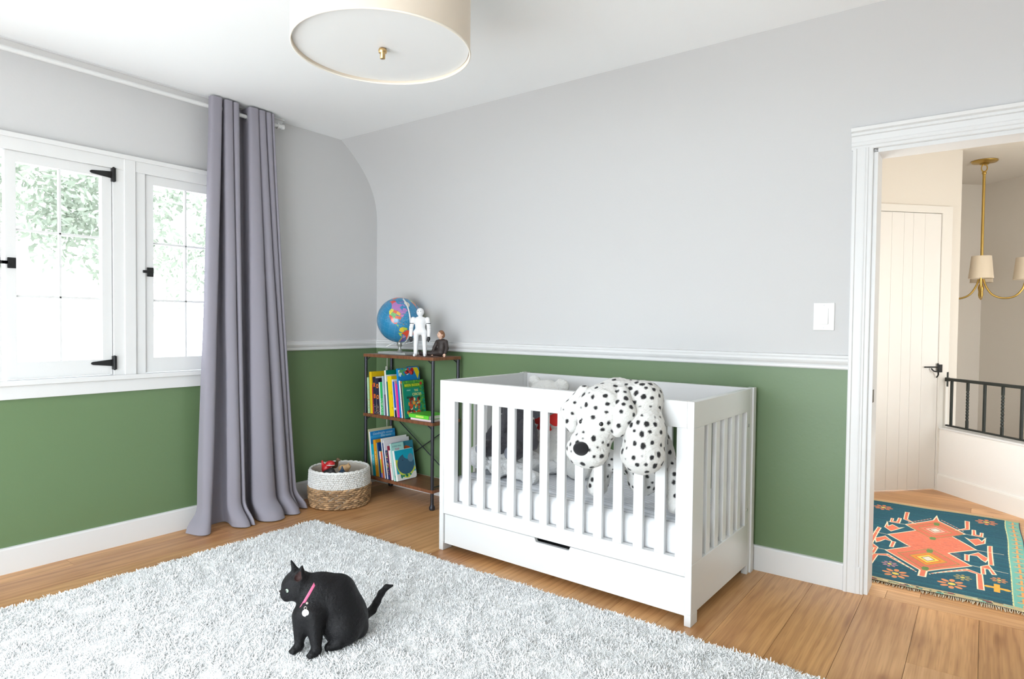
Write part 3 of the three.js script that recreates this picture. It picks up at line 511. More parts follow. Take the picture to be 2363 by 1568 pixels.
// local frame: x thickness from 0, y up, spine at +z
function book(o) {
  const { t, h, d } = o, b = 0.0018;
  const [wx, wz] = toShelf(o.x, o.z ?? SH.D / 2 - 0.012);
  const r = thing(o.name ?? 'book', o.label, 'book', [wx, o.y, wz], SH.turn, o.group);
  const cm = coverMat(o.c);
  const boards = part('cover', merge([bx(b, h, d, b / 2, h / 2, -d / 2), bx(b, h, d, t - b / 2, h / 2, -d / 2), bx(t, h, b, t / 2, h / 2, -b / 2)]), cm, r);
  if (o.spine) part('spine', bx(t + 0.0004, h + 0.0004, b, t / 2, h / 2, -b / 2 + 0.0006), coverMat(o.spine), r);
  part('pages', bx(Math.max(t - 2 * b, 0.001), h - 0.006, d - 0.005, t / 2, h / 2, -d / 2 - 0.001), pageMat, r);
  if (o.face) part('cover_print', new THREE.PlaneGeometry(d, h).rotateY(Math.PI / 2).translate(t + 0.0006, h / 2, -d / 2), printMat(256, Math.round(256 * h / d), o.face), r);
  if (o.back) part('spine_print', new THREE.PlaneGeometry(t * 0.96, h).translate(t / 2, h / 2, 0.0012), printMat(64, Math.round(Math.min(64 * h / t, 512)), o.back), r);
  r.rotation.set(0, SH.turn, rad(o.lean ?? 0), 'YXZ');
  return r;
}
const fillBg = (c) => (g, w, h) => { g.fillStyle = c; g.fillRect(0, 0, w, h); };
const txt = (g, s, x, y, px, c, font = 'bold', fam = 'sans-serif') => { g.fillStyle = c; g.font = font + ' ' + px + 'px ' + fam; g.textAlign = 'center'; g.textBaseline = 'middle'; g.fillText(s, x, y); };
const blobs = (g, n, seed, cols, x0, y0, x1, y1, r0, r1) => { const R = rng(seed); for (let i = 0; i < n; i++) { g.fillStyle = cols[Math.floor(R() * cols.length)]; g.beginPath(); g.ellipse(lerp(x0, x1, R()), lerp(y0, y1, R()), lerp(r0, r1, R()), lerp(r0, r1, R()), R() * 3, 0, 7); g.fill(); } };
const vertText = (bg, s, c, k = 0.55) => (g, w, h) => { fillBg(bg)(g, w, h); g.save(); g.translate(w / 2, h / 2); g.rotate(Math.PI / 2); txt(g, s, 0, 0, w * k, c); g.restore(); };
const stackText = (bg, letters, c, tail) => (g, w, h) => { fillBg(bg)(g, w, h); letters.forEach((l, i) => txt(g, l, w / 2, h * (0.22 + i * 0.3), w * 1.25, c)); if (tail) blobs(g, 26, 6, tail, 0, h * 0.72, w, h, 2, 8); };

const GT = 'picture books on the upper shelf', GB = 'picture books on the lower shelf', TY = SY[1] + 0.0225, BY = SY[0] + 0.0225;
{
  // upper row: from the window side, leaning a little
  const rows = [
    { t: .022, h: .262, d: .20, c: '#a9cfa6', label: 'pale green thin picture book at the window end of the upper shelf', back: (g, w, h) => { fillBg('#b7d8b0')(g, w, h); blobs(g, 14, 3, ['#d8e8cf', '#7fb08a', '#c65a4d'], 0, h * .3, w, h, 4, 10); } },
    { t: .029, h: .305, d: .235, c: '#e8c31a', label: 'tall yellow book with yellow spine' },
    { t: .009, h: .215, d: .18, c: '#d22a4f', label: 'thin crimson book beside the tall yellow one' },
    { t: .034, h: .27, d: .21, c: '#f1eee6', label: 'dark spined book with big orange letters R and B', back: stackText('#2b2740', ['R', 'B'], '#ff7a1c', ['#8a6a4a', '#5d5578', '#c9b48c']) },
    { t: .032, h: .262, d: .21, c: '#26223a', label: 'dark spined book with two big orange letters O', back: stackText('#2b2740', ['O', 'O'], '#ff8a2a', ['#d9b25a', '#c7603a', '#ead9b0']) },
    { t: .014, h: .235, d: .19, c: '#f0f0ee', label: 'white spined book left of the bright green one' },
    { t: .024, h: .238, d: .19, c: '#2fb868', label: 'bright green book fading to white speckles', back: (g, w, h) => { fillBg('#2fb868')(g, w, h); blobs(g, 60, 8, ['#e7efe2', '#cfe3d2', '#b9d9c2'], 0, h * .5, w, h, 2, 8); } },
    { t: .018, h: .282, d: .22, c: '#b9cdd6', label: 'pale grey-blue tall book behind the green one' },
    { t: .012, h: .15, d: .16, c: '#5c3b63', label: 'small dark purple book on the upper shelf' },
    { t: .018, h: .325, d: .23, c: '#f3f2ee', label: 'tallest white book with a teal band on its cover', face: (g, w, h) => { fillBg('#f3f2ee')(g, w, h); g.fillStyle = '#0f7f68'; g.fillRect(0, 0, w, h * .1); } },
    { t: .014, h: .245, d: .2, c: '#0f6f78', label: 'deep teal thin book next to the broad yellow one' },
    { t: .045, h: .285, d: .2, c: '#eccb12', label: 'broad yellow book with curved dark marks', back: (g, w, h) => { fillBg('#eecf18')(g, w, h); g.strokeStyle = '#3c3413'; g.lineWidth = 3; g.beginPath(); g.arc(w * .9, h * .42, w * .2, 1.6, 4.7); g.stroke(); g.beginPath(); g.arc(w * .9, h * .8, w * .16, 1.6, 4.7); g.stroke(); } },
    { t: .008, h: .265, d: .19, c: '#f4f4f2', label: 'thin white book beside the broad yellow one' },
    { t: .018, h: .25, d: .19, c: '#1f5fc4', label: 'royal blue book with a pale band', back: (g, w, h) => { fillBg('#1f5fc4')(g, w, h); g.fillStyle = '#dfe6ee'; g.fillRect(0, h * .74, w, h * .05); g.fillStyle = '#1a1f3d'; g.fillRect(0, h * .82, w, h * .18); } },
    { t: .009, h: .255, d: .19, c: '#e9a9b4', label: 'thin pale pink book on the upper shelf' },
    { t: .02, h: .235, d: .19, c: '#e6329c', label: 'hot pink book on the upper shelf' },
    { t: .018, h: .345, d: .2, c: '#1287cf', label: 'tall sky blue book with a red and yellow picture at its top', face: (g, w, h) => { fillBg('#1283c8')(g, w, h); blobs(g, 16, 5, ['#e9eef0', '#8fd0d8', '#5fb06a'], 0, 0, w * .5, h * .14, 8, 24); blobs(g, 12, 9, ['#c31f2c', '#7c1020', '#e8433c'], w * .35, h * .02, w * .7, h * .12, 8, 20); g.fillStyle = '#f2d81c'; g.beginPath(); g.moveTo(w * .7, 0); g.lineTo(w * .92, 0); g.lineTo(w, h * .1); g.lineTo(w * .9, h * .24); g.closePath(); g.fill(); } },
    { t: .013, h: .262, d: .18, c: '#f3e9ec', label: 'white spined book with a blue and orange cover corner', back: (g, w, h) => { fillBg('#f6eef0')(g, w, h); blobs(g, 20, 4, ['#e58a9a', '#c8cfe8', '#e2b48a'], w * .4, h * .3, w, h, 3, 9); }, face: (g, w, h) => { fillBg('#1c62b8')(g, w, h); g.fillStyle = '#f09a3a'; g.fillRect(0, h * .02, w * .6, h * .07); } },
    { t: .008, h: .235, d: .18, c: '#2c2b33', label: 'thin charcoal book beside the animal picture book' },
    { t: .009, h: .245, d: .18, c: '#9fae7c', label: 'thin olive book beside the animal picture book' },
  ];
  let x = -0.323, lean = 2.6;
  for (const o of rows) { lean = Math.min(7.5, lean + 0.3); book({ ...o, x, y: TY, lean, group: GT }); x += (o.t + 0.0012) / Math.cos(rad(lean)) + (rows.indexOf(o) === 0 ? 0.004 : 0); }
  book({ t: .012, h: .262, d: .19, x, y: TY, lean: 8, c: '#15805f', group: GT, label: 'green picture book with yellow title and a crowd of red animals', face: (g, w, h) => {
    fillBg('#128a76')(g, w, h); g.fillStyle = '#3f8f3a'; g.fillRect(0, 0, w, h * .2); blobs(g, 60, 13, ['#2f7f35', '#5a9a3c', '#176a4a'], w * .78, h * .1, w, h, 5, 14); blobs(g, 30, 14, ['#4c9a3e', '#6fae44'], 0, 0, w, h * .06, 5, 12);
    txt(g, 'BEEN BUSEN', w * .42, h * .13, w * .125, '#f5e21c'); g.fillStyle = '#c2362e'; g.beginPath(); g.arc(w * .86, h * .1, w * .06, 0, 7); g.fill();
    txt(g, 'meet', w * .22, h * .26, w * .08, '#cfe6e0', 'italic'); txt(g, 'THE', w * .6, h * .28, w * .11, '#efe08a'); txt(g, 'CIRCUS', w * .62, h * .38, w * .13, '#efe08a');
    blobs(g, 60, 15, ['#b5342a', '#d3542f', '#8e2420', '#e39a3d', '#efd9b0', '#c8452c', '#3a2422'], w * .12, h * .48, w * .72, h * .95, 7, 20); g.fillStyle = '#231818'; for (let i = 0; i < 5; i++) { g.beginPath(); g.moveTo(w * (.1 + i * .06), h * .48); g.lineTo(w * (.13 + i * .06), h * .4); g.lineTo(w * (.16 + i * .06), h * .48); g.fill(); } } });
  x += 0.0135;
  // behind the front row, against the wall side
  book({ t: .012, h: .35, d: .10, x: x - 0.118, z: -SH.D / 2 + 0.118, y: TY, lean: 7.5, c: '#1569ad', group: GT, label: 'tall blue book with a white barcode patch on its back cover', face: (g, w, h) => { fillBg('#1a78bd')(g, w, h); g.fillStyle = '#eef0f0'; g.fillRect(w * .06, h * .02, w * .84, h * .15); const R = rng(2); g.fillStyle = '#333'; for (let i = 0; i < 15; i++) g.fillRect(w * (.2 + i * .037), h * .05, w * (.008 + R() * .02), h * .09); } });
  // books lying flat at the crib end
  const flat = (name, label, w, d, t, xx, zz, y, c, spin, edge) => { const [wx, wz] = toShelf(xx, zz); const r = thing('book', label, 'book', [wx, y, wz], SH.turn + spin, GT); part('cover', merge([bx(w, .002, d, 0, .001, 0), bx(w, .002, d, 0, t - .001, 0), bx(w, t, .002, 0, t / 2, d / 2 - .001)]), coverMat(c), r); part('pages', bx(w - .008, t - .004, d - .006, 0, t / 2, -.001), pageMat, r); if (edge) part('spine_print', new THREE.PlaneGeometry(w * .98, t * .94).translate(0, t / 2, d / 2 + .0006), printMat(256, 32, edge), r); };
  flat('a', 'white and pink book lying at the crib end under the green one', .2, .16, .016, .235, .04, TY, '#f0d9dc', 0.05);
  flat('b', 'bright lime green book lying flat at the crib end of the shelf', .2, .17, .026, .228, .045, TY + .0165, '#62cf3c', -0.03, (g, w, h) => { fillBg('#66d23f')(g, w, h); g.fillStyle = '#c9e86a'; g.fillRect(w * .35, h * .25, w * .4, h * .5); });
}
{
  // lower row: leaning further
  const rows = [
    { t: .014, h: .262, d: .2, c: '#2f5b45', label: 'dark green book at the window end of the lower shelf' },
    { t: .01, h: .335, d: .22, c: '#cfc8a6', label: 'thin khaki book, tallest on the lower shelf' },
    { t: .012, h: .318, d: .235, c: '#f2f2f4', label: 'white spined tall book with a bright blue lettered cover', face: (g, w, h) => { fillBg('#1e86cc')(g, w, h); g.fillStyle = '#3aa3df'; g.fillRect(0, h * .1, w, h * .06); txt(g, 'Goodnight ocean', w * .5, h * .06, w * .1, '#cfe9f7', 'italic', 'serif'); txt(g, 'little waves', w * .62, h * .13, w * .08, '#d9eefa', 'italic', 'serif'); } },
    { t: .03, h: .23, d: .19, c: '#14a3b8', label: 'turquoise book with white spine lettering', back: vertText('#14a3b8', 'the blue bird', '#dff3f5', .42) },
    { t: .03, h: .265, d: .22, c: '#e09a1c', label: 'orange book with pale spine lettering', back: vertText('#dd951b', 'OH, THE PLACES', '#f7e6a8', .4) },
    { t: .01, h: .245, d: .19, c: '#a8b48a', label: 'thin sage book beside the orange one' },
    { t: .018, h: .25, d: .2, c: '#1d3f78', label: 'navy book behind the small orange spines' },
    { t: .014, h: .19, d: .17, c: '#d9cf3a', label: 'small yellow and purple spined book', back: (g, w, h) => { fillBg('#d6cc3d')(g, w, h); g.fillStyle = '#f1e9e2'; g.fillRect(0, 0, w, h * .3); g.fillStyle = '#a58bd0'; g.fillRect(0, h * .82, w, h * .18); } },
    { t: .016, h: .188, d: .17, c: '#e5673a', label: 'small coral spined book' },
    { t: .011, h: .285, d: .235, c: '#f4f3f0', label: 'white tall book with a plain white cover' },
    { t: .012, h: .255, d: .2, c: '#2a3f7a', label: 'navy spined book with a plain top' },
    { t: .012, h: .275, d: .235, c: '#f1eef2', label: 'white tall book with a faint lilac cover' },
    { t: .024, h: .205, d: .17, c: '#2b3563', label: 'small navy book with a row of painted figures on the spine', back: (g, w, h) => { fillBg('#2b3563')(g, w, h); blobs(g, 46, 17, ['#e7b23c', '#c8452c', '#7fae4f', '#f0e4cf', '#a33a2a'], w * .2, h * .04, w * .8, h * .86, 5, 12); } },
    { t: .009, h: .24, d: .18, c: '#b33a52', label: 'thin rose book with rounded top' },
    { t: .02, h: .21, d: .17, c: '#f3f0ec', label: 'small white book with red spine lettering', back: vertText('#f3f0ec', 'A B C', '#c8324a', .5) },
  ];
  let x = -0.297, lean = 6.5;
  for (const o of rows) { lean = Math.min(10.5, lean + 0.35); book({ ...o, x, y: BY, lean, group: GB }); x += (o.t + 0.0012) / Math.cos(rad(lean)); }
  const base = { y: BY, group: GB };
  book({ ...base, t: .012, h: .262, d: .19, x, z: SH.D / 2 - 0.03, lean: 11, c: '#2f7f92', label: 'blue-grey picture book with an orange animal on its cover', face: (g, w, h) => { fillBg('#35809a')(g, w, h); blobs(g, 10, 3, ['#df6a1f', '#e8832b'], w * .1, h * .1, w * .35, h * .3, 16, 34); blobs(g, 8, 6, ['#b9481c', '#c8521d'], w * .5, h * .16, w * .75, h * .24, 10, 24); g.fillStyle = '#1a1a1f'; g.beginPath(); g.arc(w * .42, h * .22, 6, 0, 7); g.fill(); } }); x += .0135;
  book({ ...base, t: .012, h: .262, d: .115, x: x + .0005, z: SH.D / 2 - 0.004, lean: 11.5, c: '#9fdcd2', label: 'mint green picture book with big green letters', back: fillBg('#bfe8e2'), face: (g, w, h) => { fillBg('#a9ddd6')(g, w, h); txt(g, 'a little story', w * .45, h * .08, w * .12, '#557a88'); txt(g, 'THE', w * .45, h * .17, w * .2, '#c06a8a'); txt(g, 'GREEN', w * .48, h * .27, w * .26, '#2fa97c'); txt(g, 'FROG', w * .48, h * .37, w * .28, '#2fa97c'); g.fillStyle = '#f4f1e4'; g.beginPath(); g.ellipse(w * .5, h * .5, w * .36, h * .06, 0, 0, 7); g.fill(); blobs(g, 12, 4, ['#d5b52c', '#c9832e', '#6fae4a'], w * .2, h * .56, w * .8, h * .66, 12, 24); blobs(g, 24, 8, ['#58c9a6', '#7fd6bb', '#e4f3ea'], 0, h * .74, w, h, 8, 20); } }); x += .0135;
  // rounded board book with a grey-blue animal
  const [wx, wz] = toShelf(x + 0.004, SH.D / 2 - 0.008);
  const r = thing('board_book', 'rounded board book with a grey-blue elephant on turquoise', 'book', [wx, BY, wz], SH.turn, GB);
  const s = new THREE.Shape(), w = .18, h = .215, q = .02; s.moveTo(0, 0); s.lineTo(w - q, 0); s.quadraticCurveTo(w, 0, w, q); s.lineTo(w, h - q); s.quadraticCurveTo(w, h, w - q, h); s.lineTo(0, h); s.lineTo(0, 0);
  const body = new THREE.ExtrudeGeometry(s, { depth: .018, bevelEnabled: false }).rotateY(Math.PI / 2);
  part('pages', body, mat([0.84, 0.83, 0.8], 0.5), r);
  const fg = new THREE.ShapeGeometry(s, 8).rotateY(Math.PI / 2).translate(.0187, 0, 0), fp = fg.attributes.position, fu = fg.attributes.uv; for (let i = 0; i < fp.count; i++) fu.setXY(i, -fp.getZ(i) / w, fp.getY(i) / h);
  part('cover_print', fg, printMat(256, 306, (g, W, HH_) => { fillBg('#10aac8')(g, W, HH_); g.fillStyle = '#f0efec'; g.fillRect(0, HH_ * .78, W, HH_); g.fillStyle = '#d5df5a'; g.beginPath(); g.moveTo(0, HH_ * .3); g.quadraticCurveTo(W * .02, HH_ * .95, W * .6, HH_ * .96); g.lineTo(W, HH_ * .7); g.lineTo(W * .9, HH_ * .5); g.closePath(); g.fill(); g.fillStyle = '#3d6480'; g.beginPath(); g.ellipse(W * .52, HH_ * .5, W * .44, HH_ * .33, 0, 0, 7); g.fill(); g.fillStyle = '#10aac8'; g.beginPath(); g.ellipse(W * .62, HH_ * .25, W * .2, HH_ * .09, 0.4, 0, 7); g.fill(); g.fillStyle = '#6f93ab'; g.beginPath(); g.ellipse(W * .8, HH_ * .32, W * .15, HH_ * .14, 0, 0, 7); g.fill(); g.fillStyle = '#2a2438'; g.beginPath(); g.arc(W * .38, HH_ * .36, 5, 0, 7); g.fill(); blobs(g, 7, 7, ['#2f8f6a', '#237a55'], W * .2, HH_ * .84, W * .7, HH_ * .9, 8, 16); g.strokeStyle = '#e9f3f4'; g.lineWidth = 4; g.strokeRect(2, 2, W - 4, HH_ - 4); }), r);
  r.rotation.set(0, SH.turn, rad(12.5), 'YXZ');
}

// ---------------------------------------------------------------- globe on the shelf
{
  const [gx, gz] = toShelf(-0.108, 0.01), top = SY[2] + 0.0225;
  const g = thing('globe', 'desk globe with a bright political map on a clear stand', 'globe', [gx, top, gz], 0);
  const R = 0.164, C = V(0, 0.035 + 0.05 + R, 0);
  const face = Math.atan2(camera.position.x - gx, camera.position.z - gz);
  const mapTex = canvasTex(2048, 1024, (c, W, Hh) => {
    c.fillStyle = '#2f86b4'; c.fillRect(0, 0, W, Hh);
    const X = (lon) => (lon + 180) / 360 * W, Y = (lat) => (90 - lat) / 180 * Hh;
    const poly = (col, pts) => { c.fillStyle = col; c.beginPath(); pts.forEach(([lo, la], i) => i ? c.lineTo(X(lo), Y(la)) : c.moveTo(X(lo), Y(la))); c.closePath(); c.fill(); c.strokeStyle = '#54707a'; c.lineWidth = 1.5; c.stroke(); };
    c.strokeStyle = 'rgba(210,235,245,0.45)'; c.lineWidth = 1.5; for (let a = -180; a <= 180; a += 15) { c.beginPath(); c.moveTo(X(a), 0); c.lineTo(X(a), Hh); c.stroke(); } for (let a = -75; a <= 75; a += 15) { c.beginPath(); c.moveTo(0, Y(a)); c.lineTo(W, Y(a)); c.stroke(); }
    // currents and soundings as flecks of print
    const Q = rng(8); for (let i = 0; i < 900; i++) { c.strokeStyle = ['rgba(150,215,235,.55)', 'rgba(20,90,140,.5)', 'rgba(190,230,240,.5)'][i % 3]; c.lineWidth = 1 + Q() * 2; const x = Q() * W, y = Hh * (.15 + .7 * Q()); c.beginPath(); c.moveTo(x, y); c.lineTo(x + 10 + Q() * 26, y + (Q() - .5) * 16); c.stroke(); }
    poly('#e0524a', [[-168, 66], [-156, 71], [-141, 70], [-141, 60], [-131, 55], [-150, 60], [-165, 55]]);
    poly('#b07ab8', [[-141, 70], [-128, 70], [-115, 68], [-95, 72], [-82, 68], [-94, 60], [-82, 55], [-79, 52], [-76, 60], [-65, 60], [-56, 53], [-66, 49], [-66, 45], [-75, 45], [-83, 42], [-95, 49], [-123, 49], [-131, 55], [-141, 60]]);
    poly('#9a6ab0', [[-120, 73], [-90, 78], [-75, 80], [-62, 82], [-80, 83], [-100, 80], [-118, 76]]); poly('#8f7fc0', [[-72, 64], [-62, 66], [-75, 73], [-88, 72]]);
    poly('#d9d24a', [[-123, 49], [-111, 49], [-111, 42], [-114, 33], [-118, 34], [-124, 40]]); poly('#e06a4a', [[-111, 49], [-97, 49], [-97, 41], [-111, 42]]); poly('#6fb86a', [[-111, 42], [-97, 41], [-97, 33], [-106, 32], [-114, 33]]); poly('#e9b94a', [[-97, 49], [-83, 45], [-83, 38], [-97, 40]]); poly('#c97ab0', [[-83, 42], [-70, 43], [-76, 35], [-83, 37]]); poly('#d8644a', [[-97, 37], [-83, 37], [-78, 34], [-81, 30], [-80, 25], [-83, 30], [-97, 29]]); poly('#7fc07a', [[-106, 32], [-97, 33], [-97, 26], [-103, 29]]);
    poly('#e8544c', [[-117, 33], [-106, 32], [-97, 26], [-97, 21], [-94, 18], [-90, 21], [-87, 21], [-89, 17], [-94, 16], [-105, 20], [-112, 29], [-110, 23]]); poly('#8fc46a', [[-90, 17], [-83, 15], [-83, 9], [-78, 8], [-86, 12]]); poly('#d58ab8', [[-85, 22], [-75, 20], [-83, 23]]); poly('#e6a04a', [[-74, 20], [-68, 19], [-72, 18]]);
    poly('#e4c83e', [[-79, 8], [-72, 12], [-67, 2], [-70, -4], [-80, 0]]); poly('#c2d24a', [[-72, 12], [-60, 9], [-60, 4], [-67, 2]]); poly('#ec5a3e', [[-60, 4], [-50, 1], [-35, -6], [-39, -14], [-48, -26], [-57, -30], [-58, -20], [-65, -10], [-73, -8], [-70, -3]]); poly('#b8d44e', [[-81, -5], [-70, -4], [-73, -9], [-69, -18], [-76, -14]]); poly('#c9a0c8', [[-69, -11], [-60, -14], [-62, -22], [-68, -22]]); poly('#7a6ab8', [[-67, -22], [-57, -27], [-57, -37], [-65, -42], [-69, -52], [-72, -48]]); poly('#e0b04a', [[-71, -18], [-68, -22], [-73, -50], [-75, -46]]);
    poly('#e6ddd0', [[-50, 60], [-22, 70], [-20, 82], [-60, 82], [-68, 77]]);
    poly('#7fb86a', [[-17, 15], [-5, 36], [10, 37], [32, 31], [43, 11], [51, 12], [40, -10], [33, -26], [20, -35], [12, -18], [9, 4], [-8, 5]]); poly('#e2b84c', [[-17, 15], [-5, 36], [10, 37], [12, 22], [0, 12]]); poly('#d8604a', [[12, 22], [32, 31], [37, 18], [22, 10]]);
    poly('#d97a5a', [[-9, 43], [0, 49], [8, 54], [20, 55], [30, 60], [28, 71], [12, 66], [5, 60], [-4, 48]]); poly('#8fbf6a', [[30, 45], [60, 55], [60, 70], [30, 70]]); poly('#c2574a', [[60, 50], [180, 62], [178, 70], [100, 77], [60, 70]]); poly('#e5c04c', [[60, 40], [75, 48], [120, 50], [130, 42], [120, 22], [105, 20], [92, 26], [72, 35]]); poly('#b87ab0', [[68, 24], [88, 24], [78, 8], [72, 20]]); poly('#7fbf8a', [[95, 20], [106, 20], [104, 8], [100, 2], [98, 12]]); poly('#e87a4a', [[115, -34], [131, -32], [140, -37], [150, -37], [153, -26], [142, -11], [136, -12], [130, -14], [114, -22]]); poly('#f0efe8', [[-180, -72], [180, -72], [180, -90], [-180, -90]]);
    const P = rng(31); c.globalAlpha = .5; for (let i = 0; i < 700; i++) { c.fillStyle = ['#2c5a3a', '#a8402e', '#f0e6a0', '#5a4a8a', '#2f86b4'][i % 5]; const x = X(-130 + P() * 75), y = Y(55 - P() * 38); c.fillRect(x, y, 3 + P() * 6, 2 + P() * 4); } c.globalAlpha = 1;
  });
  mapTex.wrapS = THREE.RepeatWrapping;
  const ball = new THREE.SphereGeometry(R, 64, 40);
  // longitude -88 towards the camera: sphere uv u=0.25 faces +z when unturned is lon -90
  const tilt = new THREE.Group();
  const q = new THREE.Quaternion().setFromAxisAngle(V(Math.sin(face), 0, Math.cos(face)), -0.22).multiply(new THREE.Quaternion().setFromAxisAngle(V(0, 1, 0), face - 0.12)).multiply(new THREE.Quaternion().setFromAxisAngle(V(1, 0, 0), 0.5));
  ball.applyQuaternion(q).translate(C.x, C.y, C.z);
  part('ball', ball, mat([1, 1, 1], 0.22, { map: mapTex, clearcoat: 0.4, clearcoatRoughness: 0.1 }), g, 'blue map ball with red, violet and yellow countries');
  const steel = mat([0.75, 0.75, 0.74], 0.25, { metalness: 0.85 }), clear = mat([0.75, 0.78, 0.76], 0.15, { transmission: 0.55, thickness: 0.02, ior: 1.48 });
  // half meridian, bulging to the right of the picture
  const up = V(0, 1, 0).applyQuaternion(q), rt = V(Math.cos(face), 0, -Math.sin(face)), side = rt.clone().multiplyScalar(0.42).add(V(Math.sin(face), 0, Math.cos(face)).multiplyScalar(0.9)); side.addScaledVector(up, -side.dot(up)).normalize();
  const arc = []; for (let i = 0; i <= 28; i++) { const a = Math.PI * i / 28; arc.push(C.clone().addScaledVector(up, Math.cos(a) * (R + 0.006)).addScaledVector(side, Math.sin(a) * (R + 0.006))); }
  part('meridian', tube(arc, 0.0055, 60, 8), mat([0.78, 0.78, 0.76], 0.35, { metalness: 0.3 }), g, 'thin silver half ring');
  part('pivot', merge([rod(C.clone().addScaledVector(up, R - 0.004), C.clone().addScaledVector(up, R + 0.016), 0.004), rod(C.clone().addScaledVector(up, -R + 0.004), C.clone().addScaledVector(up, -R - 0.012), 0.004)]), steel, g);
  part('stem', lathe([[0, 0.012], [0.026, 0.012], [0.022, 0.022], [0.012, 0.03], [0.01, 0.05], [0.016, 0.062], [0.022, 0.083], [0.016, 0.092], [0, 0.09]], 24), mat([0.4, 0.41, 0.38], 0.35, { metalness: 0.6 }), g);
  part('arm', merge([tube([V(-0.01, 0.07, 0), V(-0.04, 0.075, 0.03), V(-0.075, 0.055, 0.06)], 0.003, 10, 6), tube([V(0.01, 0.07, 0), V(0.045, 0.082, -0.03), V(0.08, 0.09, -0.05)], 0.003, 10, 6)]), steel, g);
  part('base', rbx(0.28, 0.018, 0.17, 0.004, 0.0, 0.009, 0.0), clear, g, 'clear slab base');
  const [cx, cz] = [-0.15, -SH.z + 0.022];
  const drop = (pts, r = 0.0028) => tube(pts, r, 60, 6);
  const cord = part('power_cord', drop([V(-0.13, 0.012, -0.05), V(-0.2, 0.01, -0.1), V(-0.27, 0.002, -0.13), V(-0.285, -0.05, -0.138), V(-0.283, -0.18, -0.138), V(-0.286, -0.4, -0.138), V(-0.283, -0.62, -0.138), V(-0.276, -0.74, -0.137), V(-0.28, -0.88, -0.136)]), mat([0.72, 0.7, 0.64], 0.5), g, 'pale cable hanging behind the shelf');
  part('cord_switch', rbx(0.02, 0.045, 0.014, 0.006, -0.284, -0.13, -0.132, 3), mat([0.7, 0.68, 0.62], 0.5), cord);
}
// two small plain dolls
function dollMesh(prims, lo, hi, color, cell = 0.0028) { return sdfMesh(field(prims), lo, hi, cell, color); }
{
  const [fx, fz] = toShelf(0.196, 0.094), top = SY[2] + 0.0225;
  const f = thing('toy_figure', 'standing plain white jointed toy figure with black gloves', 'figure', [fx, top, fz], 0.55);
  const P = [['c', [-0.028, 0.165, 0], [-0.032, 0.02, 0], 0.019, 0.013, 0.006], ['c', [0.028, 0.165, 0], [0.033, 0.02, 0], 0.019, 0.013, 0.006], ['c', [-0.033, 0.011, -0.006], [-0.035, 0.009, 0.024], 0.0105, 0.0095, 0.008], ['c', [0.034, 0.011, -0.006], [0.037, 0.009, 0.024], 0.0105, 0.0095, 0.008],
    ['e', [0, 0.172, 0], [0.04, 0.026, 0.026], 0.012], ['e', [0, 0.215, 0], [0.036, 0.045, 0.025], 0.014], ['e', [0, 0.245, 0.002], [0.044, 0.03, 0.028], 0.012], ['c', [-0.05, 0.255, 0], [-0.062, 0.195, 0.004], 0.016, 0.0135, 0.008], ['c', [-0.062, 0.195, 0.004], [-0.062, 0.142, 0.012], 0.0145, 0.0115, 0.004], ['c', [0.05, 0.255, 0], [0.062, 0.195, 0.004], 0.016, 0.0135, 0.008], ['c', [0.062, 0.195, 0.004], [0.062, 0.142, 0.012], 0.0145, 0.0115, 0.004], ['c', [0, 0.26, 0], [0, 0.28, 0], 0.012, 0.012, 0.006], ['e', [0, 0.303, 0.002], [0.026, 0.029, 0.027], 0.006]];
  part('body', dollMesh(P, [-0.09, -0.004, -0.05], [0.09, 0.34, 0.05], null), mat([0.85, 0.85, 0.86], 0.25), f);
  const blk = mat([0.015, 0.015, 0.016], 0.45);
  for (const s of [-1, 1]) {
    part('glove', dollMesh([['e', [s * 0.062, 0.123, 0.014], [0.011, 0.016, 0.012], 0.004], ['c', [s * 0.055, 0.122, 0.022], [s * 0.052, 0.108, 0.024], 0.004, 0.0035, 0.004], ...[-0.006, -0.002, 0.003, 0.007].map((z) => ['c', [s * 0.064, 0.114, 0.014 + z], [s * 0.06, 0.1 + Math.abs(z) * 0.3, 0.017 + z], 0.0036, 0.003, 0.003])], [s * 0.062 - 0.024, 0.09, -0.012], [s * 0.062 + 0.024, 0.145, 0.042], null, 0.0016), blk, f, 'black glove');
    part('elbow_joint', new THREE.TorusGeometry(0.0125, 0.0028, 8, 20).rotateX(Math.PI / 2).translate(s * 0.062, 0.194, 0.004), blk, f);
    part('shoulder_joint', new THREE.TorusGeometry(0.0145, 0.0025, 8, 20).rotateX(Math.PI / 2).translate(s * 0.057, 0.226, 0.002), blk, f);
  }
  for (const x of [-0.009, 0.009]) part('eye', sph(0.0025, x, 0.308, 0.0275, 8, 6), blk, f);
}
